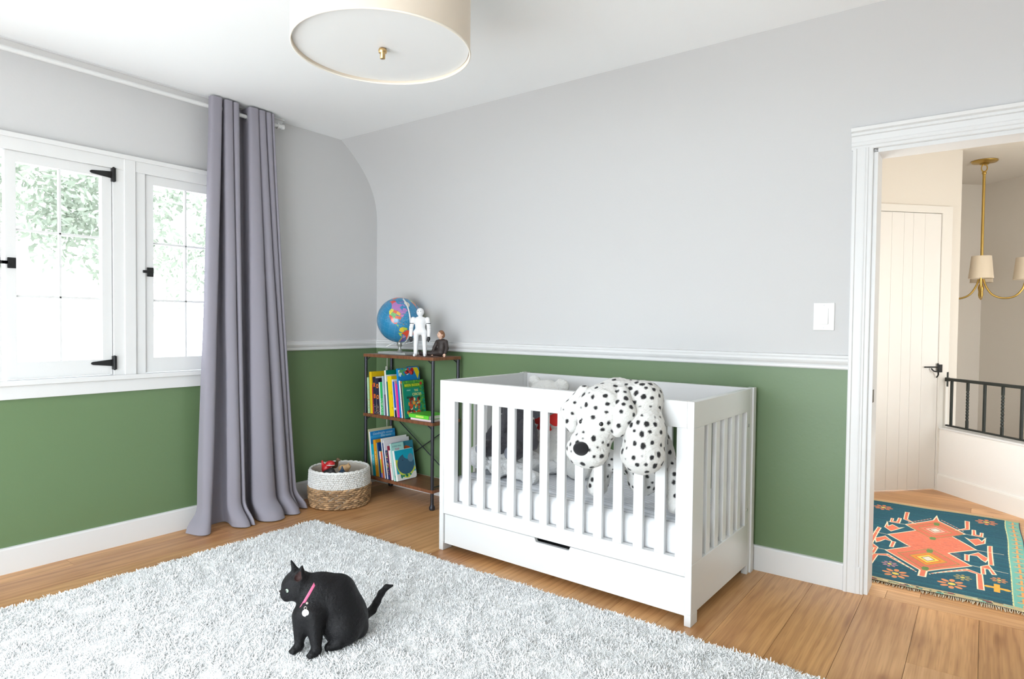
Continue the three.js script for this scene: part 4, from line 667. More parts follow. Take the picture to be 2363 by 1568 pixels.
{
  const [fx, fz] = toShelf(0.308, 0.005), top = SY[2] + 0.0225;
  const f = thing('toy_doll', 'seated brown-haired toy doll in dark brown clothes, legs stretched out', 'doll', [fx, top, fz], 0);
  // local -x is towards the globe: legs run that way and to the front
  const P = [['e', [0, 0.03, 0], [0.034, 0.03, 0.03], 0.01], ['e', [0.002, 0.07, -0.002], [0.03, 0.046, 0.024], 0.014], ['e', [0.004, 0.102, -0.004], [0.04, 0.022, 0.024], 0.012],
    ['c', [-0.02, 0.024, 0.012], [-0.08, 0.02, 0.035], 0.02, 0.0155, 0.01], ['c', [-0.08, 0.02, 0.035], [-0.145, 0.015, 0.042], 0.015, 0.012, 0.006], ['c', [-0.148, 0.014, 0.042], [-0.152, 0.034, 0.05], 0.0115, 0.009, 0.006],
    ['c', [-0.02, 0.024, -0.012], [-0.065, 0.05, -0.012], 0.02, 0.016, 0.01], ['c', [-0.065, 0.05, -0.012], [-0.098, 0.014, -0.004], 0.0155, 0.012, 0.006], ['c', [-0.098, 0.013, -0.004], [-0.122, 0.011, 0.002], 0.011, 0.009, 0.005],
    ['c', [0.04, 0.102, -0.004], [0.058, 0.06, 0.004], 0.0155, 0.0125, 0.008], ['c', [0.058, 0.06, 0.004], [0.056, 0.028, 0.018], 0.013, 0.011, 0.004], ['c', [-0.034, 0.1, 0], [-0.05, 0.062, 0.012], 0.015, 0.0125, 0.008], ['c', [-0.05, 0.062, 0.012], [-0.05, 0.034, 0.026], 0.0125, 0.01, 0.004]];
  part('body', dollMesh(P, [-0.18, -0.004, -0.05], [0.09, 0.135, 0.075], null), mat([0.035, 0.024, 0.021], 0.55), f, 'dark brown clothes and boots');
  const skin = mat([0.72, 0.46, 0.34], 0.5);
  const hd = part('head', dollMesh([['c', [0, 0.112, 0], [-0.002, 0.13, 0.002], 0.0105, 0.011, 0.004], ['e', [-0.004, 0.151, 0.004], [0.0185, 0.0235, 0.0195], 0.006], ['e', [-0.006, 0.138, 0.01], [0.012, 0.011, 0.012], 0.008], ['e', [-0.013, 0.15, 0.021], [0.0036, 0.0055, 0.0048], 0.004], ['e', [0.0155, 0.149, 0.002], [0.003, 0.006, 0.004], 0.002]], [-0.04, 0.1, -0.03], [0.035, 0.185, 0.04], null, 0.0017), skin, f, 'pale face');
  part('hair', dollMesh([['e', [-0.001, 0.16, -0.003], [0.0208, 0.0205, 0.0215], 0.004], ['e', [0.006, 0.146, -0.012], [0.016, 0.02, 0.012], 0.006]].map((p) => p), [-0.03, 0.118, -0.032], [0.03, 0.19, 0.026], null, 0.0017), mat([0.23, 0.10, 0.045], 0.6), hd, 'brown hair');
  for (const [x, z] of [[-0.0125, 0.0195], [-0.002, 0.0228]]) part('eye', sph(0.0022, x, 0.154, z, 8, 6), mat([0.02, 0.02, 0.02], 0.3), hd);
  for (const [x, y, z] of [[0.0555, 0.014, 0.024], [-0.05, 0.02, 0.032]]) part('hand', dollMesh([['e', [x, y, z], [0.0085, 0.0105, 0.006], 0.003], ...[-0.006, -0.002, 0.002, 0.006].map((d) => ['c', [x + d, y - 0.006, z + 0.002], [x + d * 1.1, y - 0.0125, z + 0.005], 0.0025, 0.002, 0.002]), ['c', [x - 0.007, y + 0.003, z + 0.003], [x - 0.0115, y - 0.004, z + 0.006], 0.0027, 0.0022, 0.003]], [x - 0.02, y - 0.02, z - 0.012], [x + 0.02, y + 0.016, z + 0.018], null, 0.0014), skin, f);
}

// ---------------------------------------------------------------- basket with toys
{
  const BXp = [0.272, 0, 0.566], R = 0.203, HB_ = 0.245, HW = 0.115;
  const b = thing('basket', 'round seagrass basket with a white woven band at the rim', 'basket', BXp, 0);
  const rad_ = (y) => R * (0.955 + 0.055 * Math.sin(clamp(y / HB_) * Math.PI * 0.75 + 0.25));
  // woven strands: rows of overlapping bulges
  const lump = new THREE.IcosahedronGeometry(1, 1), strands = [], R0 = rng(9), cols = [];
  const weave = (y0, y1, rows, per, thick, white_) => {
    for (let r = 0; r < rows; r++) for (let k = 0; k < per; k++) {
      const y = lerp(y0, y1, (r + 0.5) / rows), a = (k + (r % 2) * 0.5 + (R0() - 0.5) * 0.25) / per * Math.PI * 2, rr = rad_(y) + (R0() - 0.4) * 0.003, L = 2 * Math.PI * rr / per;
      const g = lump.clone().scale(thick, (y1 - y0) / rows * 0.56 * (0.85 + R0() * 0.3), L * 0.6).rotateX((R0() - 0.3) * 0.35).translate(rr, 0, 0).rotateY(-a).translate(0, y, 0);
      const k1 = 0.97 + R0() * 0.05, k2 = lerp(0.5, 1.3, R0()), c = white_ ? [0.76 * k1, 0.75 * k1, 0.73 * k1] : [0.46 * k2, 0.285 * k2, 0.148 * k2];
      const n = g.attributes.position.count, C = new Float32Array(n * 3); for (let i = 0; i < n; i++) C.set(c, i * 3); g.setAttribute('color', new THREE.BufferAttribute(C, 3)); strands.push(g);
    }
  };
  weave(0.004, HB_ - HW + 0.006, 10, 34, 0.011, false);
  const wm = mat([1, 1, 1], 0.75, { vertexColors: true });
  const body = part('woven_body', mergeGeometries(strands.splice(0)), wm, b, 'tan twisted seagrass strands'); body.userData.kind = 'stuff';
  weave(HB_ - HW + 0.006, HB_, 9, 84, 0.006, true);
  const band = part('white_band', mergeGeometries(strands.splice(0)), wm, b, 'white woven upper band'); band.userData.kind = 'stuff';
  const prof = []; for (let i = 0; i <= 10; i++) { const y = lerp(0.004, HB_ - 0.002, i / 10); prof.push([rad_(y) - 0.003, y]); } for (let i = 10; i >= 0; i--) { const y = lerp(0.012, HB_ - 0.002, i / 10); prof.push([rad_(y) - 0.012, y]); }
  part('lining', lathe([[0, 0.004], ...prof, [0, 0.012]], 64), mat([0.66, 0.6, 0.52], 0.85), b);
  const rim = []; for (let i = 0; i < 90; i++) { const a = i / 90 * Math.PI * 2; rim.push(V(Math.cos(a) * (rad_(HB_) - 0.005), HB_ + 0.0025 * Math.sin(i * 2.1), Math.sin(a) * (rad_(HB_) - 0.005))); }
  part('rim', tube(rim, 0.0085, 240, 8, true), mat([0.8, 0.79, 0.76], 0.75), b);
  // contents
  const toy = (name, label, prims, lo, hi, m, at, turn = 0) => { const t = thing(name, label, 'toy', [BXp[0] + at[0], at[1], BXp[2] + at[2]], turn, 'toys in the basket'); part('body', sdfMesh(field(prims), lo, hi, 0.004), m, t); return t; };
  const red = mat([0.55, 0.02, 0.025], 0.35), blk = mat([0.02, 0.02, 0.022], 0.5), blue = mat([0.02, 0.05, 0.10], 0.45), tan = mat([0.55, 0.34, 0.17], 0.6), brown = mat([0.14, 0.08, 0.04], 0.7);
  toy('toy_ball', 'large grey ball filling the bottom of the basket', [['e', [0, 0.02, 0], [0.12, 0.09, 0.12], 0.01]], [-0.13, -0.08, -0.13], [0.13, 0.12, 0.13], mat([0.4, 0.37, 0.34], 0.7), [0.04, 0.084, 0.0]);
  const rc = toy('toy_creature', 'glossy red plastic toy creature sticking out of the basket', [['e', [0, 0, 0], [0.032, 0.034, 0.03], 0.01], ['e', [0.03, 0.036, 0.01], [0.032, 0.022, 0.026], 0.014], ['c', [-0.02, 0.02, 0], [-0.03, 0.052, -0.006], 0.012, 0.006, 0.008], ['c', [0.005, -0.02, 0.01], [0.01, -0.06, 0.012], 0.014, 0.01, 0.01], ['c', [-0.015, -0.02, -0.01], [-0.025, -0.06, -0.01], 0.014, 0.01, 0.01]], [-0.08, -0.09, -0.06], [0.09, 0.09, 0.06], red, [-0.075, 0.236, 0.055], 0.7);
  part('stripe', new THREE.TorusGeometry(0.027, 0.003, 6, 24, Math.PI).rotateX(1.4).translate(0.032, 0.026, 0.012), mat([0.8, 0.78, 0.74], 0.4), rc);
  toy('toy_truck', 'small black toy vehicle half buried in the basket', [['e', [0, 0, 0], [0.045, 0.026, 0.03], 0.006], ['e', [0.012, 0.02, 0], [0.024, 0.016, 0.022], 0.01], ['c', [-0.025, -0.02, 0.026], [-0.025, -0.02, 0.03], 0.013, 0.013, 0.003], ['c', [0.025, -0.02, 0.026], [0.025, -0.02, 0.03], 0.013, 0.013, 0.003]], [-0.07, -0.05, -0.06], [0.07, 0.06, 0.06], blk, [0.0, 0.222, 0.085], 0.4);
  toy('toy_dinosaur', 'dark blue toy with a pointed back in the basket', [['e', [0, 0, 0], [0.045, 0.024, 0.026], 0.006], ['c', [0, 0.012, 0], [-0.006, 0.05, 0], 0.015, 0.004, 0.012], ['c', [0.03, 0.008, 0], [0.062, 0.016, 0.004], 0.016, 0.009, 0.01], ['c', [-0.035, 0, 0], [-0.08, -0.012, 0.004], 0.014, 0.004, 0.01]], [-0.1, -0.04, -0.04], [0.08, 0.07, 0.04], blue, [0.085, 0.222, 0.045], -0.5);
  toy('toy_animal', 'tan toy animal with round back in the basket', [['e', [0, 0, 0], [0.042, 0.028, 0.028], 0.006], ['e', [0.034, 0.018, 0], [0.02, 0.018, 0.017], 0.01], ['c', [0.04, 0.03, 0.008], [0.044, 0.044, 0.01], 0.007, 0.004, 0.004], ['c', [-0.02, -0.015, 0.012], [-0.022, -0.05, 0.014], 0.01, 0.008, 0.006], ['c', [0.02, -0.015, 0.012], [0.022, -0.05, 0.014], 0.01, 0.008, 0.006]], [-0.07, -0.07, -0.05], [0.08, 0.07, 0.05], tan, [0.02, 0.236, -0.02], 0.3);
  toy('toy_horse', 'brown toy animal leaning at the back of the basket', [['e', [0, 0, 0], [0.03, 0.024, 0.02], 0.006], ['c', [0.02, 0.01, 0], [0.036, 0.045, 0.004], 0.012, 0.009, 0.008], ['c', [0.036, 0.045, 0.004], [0.054, 0.038, 0.006], 0.01, 0.006, 0.006]], [-0.06, -0.05, -0.05], [0.08, 0.08, 0.05], brown, [-0.085, 0.247, -0.02], 0.2);
}

// ---------------------------------------------------------------- plush in the crib
const furBump = dataTex(256, 256, (u, v) => 0.6 * fbm2(u * 40, v * 40, 40, 40, 3, 3) + 0.4 * noise2(u * 110, v * 110, 110, 110, 7), false);
const FUR = (c, b = 0.004, extra = {}) => mat(c, 0.95, { bumpMap: rep(furBump, 2, 2), bumpScale: b, sheen: 0.4, sheenColor: new THREE.Color(0.8, 0.8, 0.8), sheenRoughness: 0.5, ...extra });
const fluff = (f, amp, s) => (x, y, z) => f(x, y, z) + amp * (noise3(x * s, y * s, z * s, 4) + 0.5 * noise3(x * s * 2.1, y * s * 2.1, z * s * 2.1, 9) - 0.75);
const MT = 0.2405 + 0.165 + 0.012;
{
  // white plush lying on the mattress, head to the end panel
  const [x, z] = toCrib(-1.2, -0.29), y = MT;
  const t = thing('plush_lamb', 'white fluffy plush animal lying flat under the grey one', 'plush toy', [x, y, z], CRIB.turn, undefined);
  const P = [['e', [0.02, 0.075, 0], [0.19, 0.075, 0.14], 0.05], ['e', [-0.12, 0.09, 0.1], [0.075, 0.065, 0.07], 0.05], ['c', [0.14, 0.05, 0.1], [0.27, 0.035, 0.13], 0.05, 0.035, 0.04], ['c', [0.02, 0.05, 0.12], [0.06, 0.035, 0.165], 0.045, 0.035, 0.04], ['c', [0.16, 0.05, -0.08], [0.25, 0.035, -0.14], 0.045, 0.035, 0.04], ['c', [-0.16, 0.11, 0.06], [-0.165, 0.06, 0.02], 0.022, 0.03, 0.02], ['c', [-0.08, 0.12, 0.13], [-0.05, 0.07, 0.17], 0.022, 0.03, 0.02]];
  part('body', sdfMesh(fluff(field(P), 0.012, 38), [-0.23, -0.005, -0.22], [0.34, 0.19, 0.24], 0.0075), FUR([0.78, 0.78, 0.78]), t);
  for (const s of [0.06, 0.13]) part('eye', sph(0.008, -0.175 + s * 0.4, 0.105, s + 0.02, 10, 8), mat([0.02, 0.02, 0.02], 0.2), t);
  part('nose', sph(0.012, -0.178, 0.085, 0.125, 12, 8).scale(1, 0.8, 1), mat([0.08, 0.08, 0.09], 0.5), t);
}
{
  // big white bear sitting against the back slats
  const [x, z] = toCrib(-1.06, -0.55), y = MT - 0.002;
  const t = thing('plush_bear', 'big white plush bear with a red ribbon against the back slats', 'plush toy', [x, y, z], CRIB.turn);
  const P = [['e', [0, 0.15, 0], [0.13, 0.16, 0.11], 0.04], ['e', [-0.04, 0.415, 0.02], [0.115, 0.1, 0.1], 0.03], ['e', [-0.02, 0.39, 0.1], [0.055, 0.045, 0.045], 0.03], ['e', [-0.145, 0.49, 0.0], [0.045, 0.043, 0.028], 0.02], ['e', [0.06, 0.485, 0.02], [0.045, 0.043, 0.028], 0.02], ['c', [0.09, 0.07, 0.06], [0.25, 0.055, 0.12], 0.07, 0.06, 0.04], ['c', [0.25, 0.05, 0.12], [0.262, 0.085, 0.13], 0.05, 0.05, 0.03], ['c', [-0.05, 0.06, 0.06], [0.0, 0.055, 0.12], 0.065, 0.055, 0.04], ['c', [0.11, 0.24, 0.02], [0.2, 0.14, 0.08], 0.05, 0.045, 0.03], ['c', [-0.11, 0.24, 0.02], [-0.17, 0.13, 0.06], 0.05, 0.045, 0.03]];
  part('body', sdfMesh(fluff(field(P), 0.01, 42), [-0.24, -0.005, -0.13], [0.34, 0.56, 0.33], 0.008), FUR([0.80, 0.79, 0.76]), t);
  const rb = mat([0.62, 0.03, 0.025], 0.4);
  const s = new THREE.Shape(); s.moveTo(0, 0); s.quadraticCurveTo(0.05, 0.045, 0.075, 0.03); s.quadraticCurveTo(0.085, 0, 0.072, -0.03); s.quadraticCurveTo(0.05, -0.04, 0, 0);
  const loop = new THREE.ExtrudeGeometry(s, { depth: 0.012, bevelEnabled: true, bevelSize: 0.003, bevelThickness: 0.004, bevelSegments: 2 });
  const bow = part('ribbon', merge([loop.clone().translate(0.03, 0.305, 0.115), loop.clone().rotateZ(Math.PI).translate(0.03, 0.305, 0.115), sph(0.014, 0.03, 0.305, 0.125), new THREE.TorusGeometry(0.085, 0.008, 8, 36).rotateX(Math.PI / 2).scale(1.05, 1, 1.05).translate(0.005, 0.315, 0.025)]), rb, t, 'red satin bow');
  part('ribbon_tail', merge([rbx(0.022, 0.07, 0.003, 0.001).rotateZ(0.5).translate(0.04, 0.272, 0.125), rbx(0.022, 0.07, 0.003, 0.001).rotateZ(-0.4).translate(-0.015, 0.272, 0.125)]), rb, bow);
  for (const e of [-0.08, 0.02]) part('eye', sph(0.011, e, 0.44, 0.108, 12, 10), mat([0.02, 0.02, 0.02], 0.2), t);
  part('nose', sph(0.016, -0.015, 0.405, 0.143, 14, 10).scale(1, 1, 1), mat([0.03, 0.025, 0.025], 0.4), t);
}
{
  // dark grey plush sitting in front of the bear, on the lamb
  const [x, z] = toCrib(-1.115, -0.27), y = MT + 0.13;
  const t = thing('plush_elephant', 'charcoal grey plush animal sitting among the white ones', 'plush toy', [x, y, z], CRIB.turn);
  const P = [['e', [0, 0.10, 0], [0.115, 0.12, 0.095], 0.03], ['e', [0.0, 0.27, 0.01], [0.095, 0.085, 0.085], 0.03], ['c', [0.0, 0.24, 0.08], [-0.005, 0.14, 0.125], 0.034, 0.02, 0.02], ['e', [-0.115, 0.27, -0.01], [0.06, 0.075, 0.02], 0.015], ['e', [0.115, 0.27, -0.01], [0.06, 0.075, 0.02], 0.015], ['c', [-0.09, 0.16, 0.03], [-0.15, 0.06, 0.07], 0.04, 0.034, 0.02], ['c', [0.09, 0.16, 0.03], [0.15, 0.07, 0.07], 0.04, 0.034, 0.02]];
  const P2 = [['c', [-0.06, 0.035, 0.06], [-0.095, 0.03, 0.16], 0.048, 0.045, 0.02], ['c', [0.06, 0.035, 0.06], [0.085, 0.03, 0.15], 0.048, 0.045, 0.02]];
  part('body', sdfMesh(fluff(field([...P, ...P2]), 0.008, 60), [-0.21, -0.03, -0.12], [0.21, 0.38, 0.23], 0.0075), FUR([0.075, 0.072, 0.082]), t);
  for (const [sx, sz] of [[-0.1, 0.203], [0.09, 0.193]]) part('foot_sole', new THREE.SphereGeometry(0.034, 18, 12).scale(1, 1, 0.25).translate(sx, 0.03, sz), FUR([0.2, 0.21, 0.25], 0.002), t, 'paler grey sole');
  for (const e of [-0.04, 0.04]) part('eye', sph(0.008, e, 0.29, 0.09, 10, 8), mat([0.01, 0.01, 0.01], 0.15), t);
}
// ---------------------------------------------------------------- spotted plush dog hanging over the front rail (world coordinates about its base)
{
  const bx0 = 2.57, bz0 = 0.84;
  const t = thing('plush_dog', 'white plush dog with black spots hanging over the crib rail', 'plush toy', [bx0, 0, bz0]);
  const L = (x, y, z) => [x - bx0, y, z - bz0];
  const P = [
    ['e', L(2.53, 0.885, 0.955), [0.12, 0.108, 0.095], 0.02],                 // skull
    ['e', L(2.54, 0.93, 0.9), [0.105, 0.07, 0.09], 0.04],                      // back of head over the rail
    ['c', L(2.525, 0.81, 0.99), L(2.505, 0.745, 1.01), 0.075, 0.086, 0.05],       // muzzle
    ['e', L(2.498, 0.715, 1.03), [0.092, 0.066, 0.062], 0.03],
    ['c', L(2.56, 0.965, 0.87), L(2.68, 0.94, 0.845), 0.06, 0.07, 0.05],        // neck and shoulders lying on the rail
    ['c', L(2.69, 0.945, 0.87), L(2.715, 0.82, 0.925), 0.062, 0.078, 0.04],     // foreleg outside
    ['c', L(2.715, 0.82, 0.925), L(2.71, 0.72, 0.925), 0.08, 0.084, 0.03],
    ['e', L(2.71, 0.715, 0.935), [0.088, 0.07, 0.078], 0.03],
    ['c', L(2.66, 0.93, 0.82), L(2.66, 0.70, 0.715), 0.07, 0.072, 0.04],        // body inside
    ['c', L(2.66, 0.70, 0.715), L(2.60, 0.55, 0.68), 0.085, 0.075, 0.04],
    ['c', L(2.56, 0.62, 0.69), L(2.43, 0.62, 0.72), 0.05, 0.042, 0.03],         // leg to the left inside
    ['c', L(2.43, 0.63, 0.72), L(2.385, 0.49, 0.725), 0.042, 0.05, 0.025],
    ['c', L(2.70, 0.66, 0.70), L(2.755, 0.60, 0.72), 0.052, 0.045, 0.03],       // leg to the right inside
    ['c', L(2.755, 0.60, 0.72), L(2.775, 0.485, 0.725), 0.045, 0.052, 0.025],
  ];
  const ears = [['c', L(2.43, 0.955, 0.935), L(2.388, 0.875, 0.975), 0.034, 0.044, 0.02], ['c', L(2.388, 0.875, 0.975), L(2.41, 0.815, 1.0), 0.042, 0.03, 0.02]];
  const ears2 = [['c', L(2.615, 0.965, 0.935), L(2.65, 0.89, 0.98), 0.034, 0.048, 0.02], ['c', L(2.65, 0.89, 0.98), L(2.63, 0.82, 1.0), 0.046, 0.03, 0.02]];
  // spots: points spread over the surface by rejection
  const f = fluff(field(P), 0.004, 70), Q = rng(4), spots = [];
  const all = (x, y, z) => Math.min(f(x, y, z), field(ears)(x, y, z), field(ears2)(x, y, z));
  for (let i = 0; i < 40000 && spots.length < 420; i++) {
    const p = [Q() * 0.56 - 0.28, 0.42 + Q() * 0.62, Q() * 0.46 - 0.2];
    if (Math.abs(all(...p)) > 0.008) continue;
    if (spots.some((s) => Math.hypot(s[0] - p[0], s[1] - p[1], s[2] - p[2]) < 0.031)) continue;
    spots.push([...p, 0.0072 + Q() * 0.0045, 0.75 + Q() * 0.5]);
  }
  const whiteC = [0.70, 0.685, 0.66], black = [0.015, 0.014, 0.015];
  const col = (x, y, z) => { let m = 0; for (const s of spots) { const dx = x - s[0], dy = (y - s[1]) * s[4], dz = z - s[2]; if (Math.abs(dx) > 0.02 || Math.abs(dy) > 0.02 || Math.abs(dz) > 0.02) continue; const d = Math.hypot(dx, dy, dz); m = Math.max(m, smooth(s[3] + 0.0025, s[3] - 0.0015, d + 0.003 * (noise3(x * 220, y * 220, z * 220, 3) - 0.5))); } return whiteC.map((w, k) => lerp(w, black[k], m)); };
  const fm = FUR([1, 1, 1], 0.003, { vertexColors: true });
  part('body', sdfMesh(f, [-0.3, 0.4, -0.22], [0.3, 1.06, 0.28], 0.0042, col), fm, t);
  const ef1 = fluff(field(ears), 0.003, 70), ef2 = fluff(field(ears2), 0.003, 70);
  part('ear', sdfMesh(ef1, [-0.25, 0.76, 0.02], [-0.08, 1.02, 0.24], 0.0042, col), fm, t); part('ear', sdfMesh(ef2, [-0.03, 0.76, 0.02], [0.16, 1.02, 0.24], 0.0042, col), fm, t);
  part('nose', new THREE.SphereGeometry(0.034, 24, 16).scale(1, 0.85, 0.6).rotateY(0.35).translate(...L(2.512, 0.742, 1.098)), FUR([0.012, 0.011, 0.013], 0.002), t, 'black nose');
  for (const [x, z] of [[2.482, 1.05], [2.575, 1.048]]) part('eye', sph(0.011, x - bx0, 0.845, z - bz0 - 0.004, 14, 10), mat([0.01, 0.01, 0.01], 0.12), t);
}

// ---------------------------------------------------------------- cat on the rug
{
  const t = thing('cat', 'black cat sitting on the white rug with a pink collar', 'cat', [1.852, 0.034, 1.834], 0.6404);
  t.scale.setScalar(0.86);
  const P = [
    ['e', [0.03, 0.115, -0.01], [0.108, 0.12, 0.1], 0.03],                // belly
    ['e', [0.065, 0.075, -0.02], [0.08, 0.08, 0.09], 0.04],               // rump
    ['e', [-0.02, 0.185, 0.01], [0.085, 0.088, 0.08], 0.05],              // shoulders
    ['e', [0.02, 0.22, -0.01], [0.07, 0.066, 0.062], 0.04],               // back
    ['e', [-0.055, 0.235, 0.01], [0.055, 0.06, 0.055], 0.04],             // nape
    ['e', [-0.085, 0.145, 0.06], [0.06, 0.092, 0.066], 0.04],             // chest
    ['c', [-0.06, 0.225, 0.015], [-0.125, 0.25, 0.028], 0.062, 0.054, 0.04],   // neck
    ['e', [-0.155, 0.263, 0.03], [0.058, 0.056, 0.056], 0.02],            // skull
    ['e', [-0.186, 0.26, 0.042], [0.03, 0.026, 0.036], 0.015],            // brow
    ['e', [-0.194, 0.226, 0.05], [0.026, 0.028, 0.03], 0.015],            // muzzle
    ['e', [-0.188, 0.207, 0.05], [0.02, 0.018, 0.024], 0.012],            // chin
    ['e', [-0.15, 0.234, 0.056], [0.044, 0.038, 0.034], 0.02],            // cheek
    ['c', [-0.115, 0.14, 0.085], [-0.116, 0.03, 0.116], 0.04, 0.0185, 0.03],   // far front leg
    ['c', [-0.116, 0.02, 0.116], [-0.13, 0.014, 0.13], 0.0195, 0.0175, 0.012],
    ['c', [-0.055, 0.14, 0.1], [-0.03, 0.03, 0.148], 0.044, 0.02, 0.03],       // near front leg
    ['c', [-0.03, 0.02, 0.148], [-0.044, 0.014, 0.164], 0.0205, 0.0185, 0.012],
    ['e', [0.055, 0.06, 0.06], [0.07, 0.06, 0.052], 0.04],                // near thigh
    ['c', [0.05, 0.022, 0.095], [0.01, 0.015, 0.11], 0.021, 0.018, 0.02],      // near hind foot
    ['e', [0.12, 0.032, -0.02], [0.028, 0.03, 0.04], 0.03],
  ];
  const toes = []; for (const [x, z] of [[-0.139, 0.138], [-0.053, 0.173]]) for (let k = -1.5; k <= 1.5; k++) toes.push(['e', [x + k * 0.0068, 0.0085, z + 0.0025 * (1.5 - Math.abs(k)) + k * 0.005], [0.0068, 0.0078, 0.0088], 0.004]);
  const tail = [[0.1, 0.04, -0.1], [0.142, 0.064, -0.145], [0.162, 0.1, -0.152], [0.182, 0.14, -0.156], [0.205, 0.168, -0.156], [0.236, 0.178, -0.154]];
  const tr = [0.022, 0.0185, 0.0165, 0.015, 0.0125, 0.0055];
  const T = []; for (let i = 0; i < 5; i++) T.push(['c', tail[i], tail[i + 1], tr[i], tr[i + 1], 0.012]);
  const E = [['c', [-0.166, 0.302, 0.008], [-0.192, 0.352, -0.002], 0.019, 0.003, 0.012], ['c', [-0.132, 0.298, 0.05], [-0.122, 0.348, 0.062], 0.027, 0.006, 0.012]];
  const base = field([...P, ...E, ...toes, ...T]);
  // hollow of the near ear
  const hol = (x, y, z) => sdCap(x, y, z, [-0.136, 0.305, 0.074], [-0.126, 0.34, 0.077], 0.0155, 0.003);
  const f = (x, y, z) => Math.max(base(x, y, z), -hol(x, y, z));
  const fur = (x, y, z) => f(x, y, z) + 0.0016 * (noise3(x * 190, y * 90, z * 190, 3) - 0.5);
  const inner = (x, y, z) => hol(x, y, z) < 0.0012 ? [0.05, 0.026, 0.024] : [0.0052, 0.0047, 0.0055];
  part('body', sdfMesh(fur, [-0.24, -0.012, -0.2], [0.255, 0.37, 0.205], 0.0045, inner), mat([1, 1, 1], 0.48, { vertexColors: true, specularIntensity: 0.45, sheen: 0.06, sheenColor: new THREE.Color(0.3, 0.3, 0.4), sheenRoughness: 0.4, bumpMap: rep(furBump, 1.5, 4), bumpScale: 0.0015 }), t);
  const onSurface = (x, y) => { let z = 0.24; while (z > -0.1 && base(x, y, z) > 0) z -= 0.0015; return z; };
  const eyeM = mat([0.36, 0.44, 0.36], 0.06);
  for (const [x, y] of [[-0.179, 0.25]]) { const z = onSurface(x, y), e = part('eye', sph(0.0105, x + 0.002, y, z - 0.0062, 18, 14), eyeM, t, 'pale green eye'); part('pupil', new THREE.SphereGeometry(0.0055, 12, 10).scale(0.55, 1.1, 0.5).translate(x - 0.003, y, z + 0.0022), mat([0.004, 0.004, 0.004], 0.1), e); }
  part('eye', sph(0.0105, -0.2085, 0.25, 0.022, 18, 14), eyeM, t, 'pale green eye');
  part('nose', new THREE.SphereGeometry(0.0064, 10, 8).scale(1, 0.7, 1).translate(-0.2185, 0.236, 0.056), mat([0.02, 0.014, 0.014], 0.4), t);
  // collar: a ring about the neck
  const cN = V(-0.84, 0.5, 0.12).normalize(), cC = V(-0.085, 0.25, 0.025), e1 = V(0, 1, 0).addScaledVector(cN, -cN.y).normalize(), e2 = cN.clone().cross(e1), cp = [], cuv = [], ci = [];
  for (let i = 0; i <= 72; i++) {
    const a = i / 72 * Math.PI * 2, d = e1.clone().multiplyScalar(Math.cos(a)).addScaledVector(e2, Math.sin(a)); let r = 0.02; while (r < 0.12 && base(cC.x + d.x * r, cC.y + d.y * r, cC.z + d.z * r) < 0) r += 0.001;
    const sink = -0.008 * Math.max(smooth(0.268, 0.285, cC.y + d.y * r), smooth(0.212, 0.2, cC.y + d.y * r));
    for (const [o, w] of [[-0.002, -0.0062], [0.0026, -0.0055], [0.0026, 0.0055], [-0.002, 0.0062]]) { const q = cC.clone().addScaledVector(d, r + o + sink).addScaledVector(cN, w); cp.push(q.x, q.y, q.z); cuv.push(i / 72, o); }
    if (i) for (let k = 0; k < 4; k++) { const p0 = (i - 1) * 4 + k, p1 = (i - 1) * 4 + (k + 1) % 4; ci.push(p0, p0 + 4, p1, p1, p0 + 4, p1 + 4); }
  }
  const ring = new THREE.BufferGeometry(); ring.setAttribute('position', new THREE.Float32BufferAttribute(cp, 3)); ring.setAttribute('uv', new THREE.Float32BufferAttribute(cuv, 2)); ring.setIndex(ci); ring.computeVertexNormals();
  const collar = part('collar', ring, mat([0.62, 0.12, 0.24], 0.5), t, 'pink collar');
  const tx = -0.083, ty = 0.176, tag = V(tx, ty, onSurface(tx, ty) + 0.005);
  part('bell', merge([sph(0.0062, tag.x + 0.001, tag.y + 0.033, onSurface(tx, ty + 0.033) + 0.004, 12, 10), new THREE.TorusGeometry(0.006, 0.0014, 6, 16).translate(tag.x, tag.y + 0.021, tag.z)]), mat([0.75, 0.68, 0.6], 0.25, { metalness: 0.8 }), collar);
  part('tag', new THREE.CylinderGeometry(0.0145, 0.0145, 0.0018, 28).rotateX(Math.PI / 2).rotateX(-0.2).translate(tag.x, tag.y, tag.z), mat([0.88, 0.88, 0.88], 0.35), collar, 'round white name tag');
}

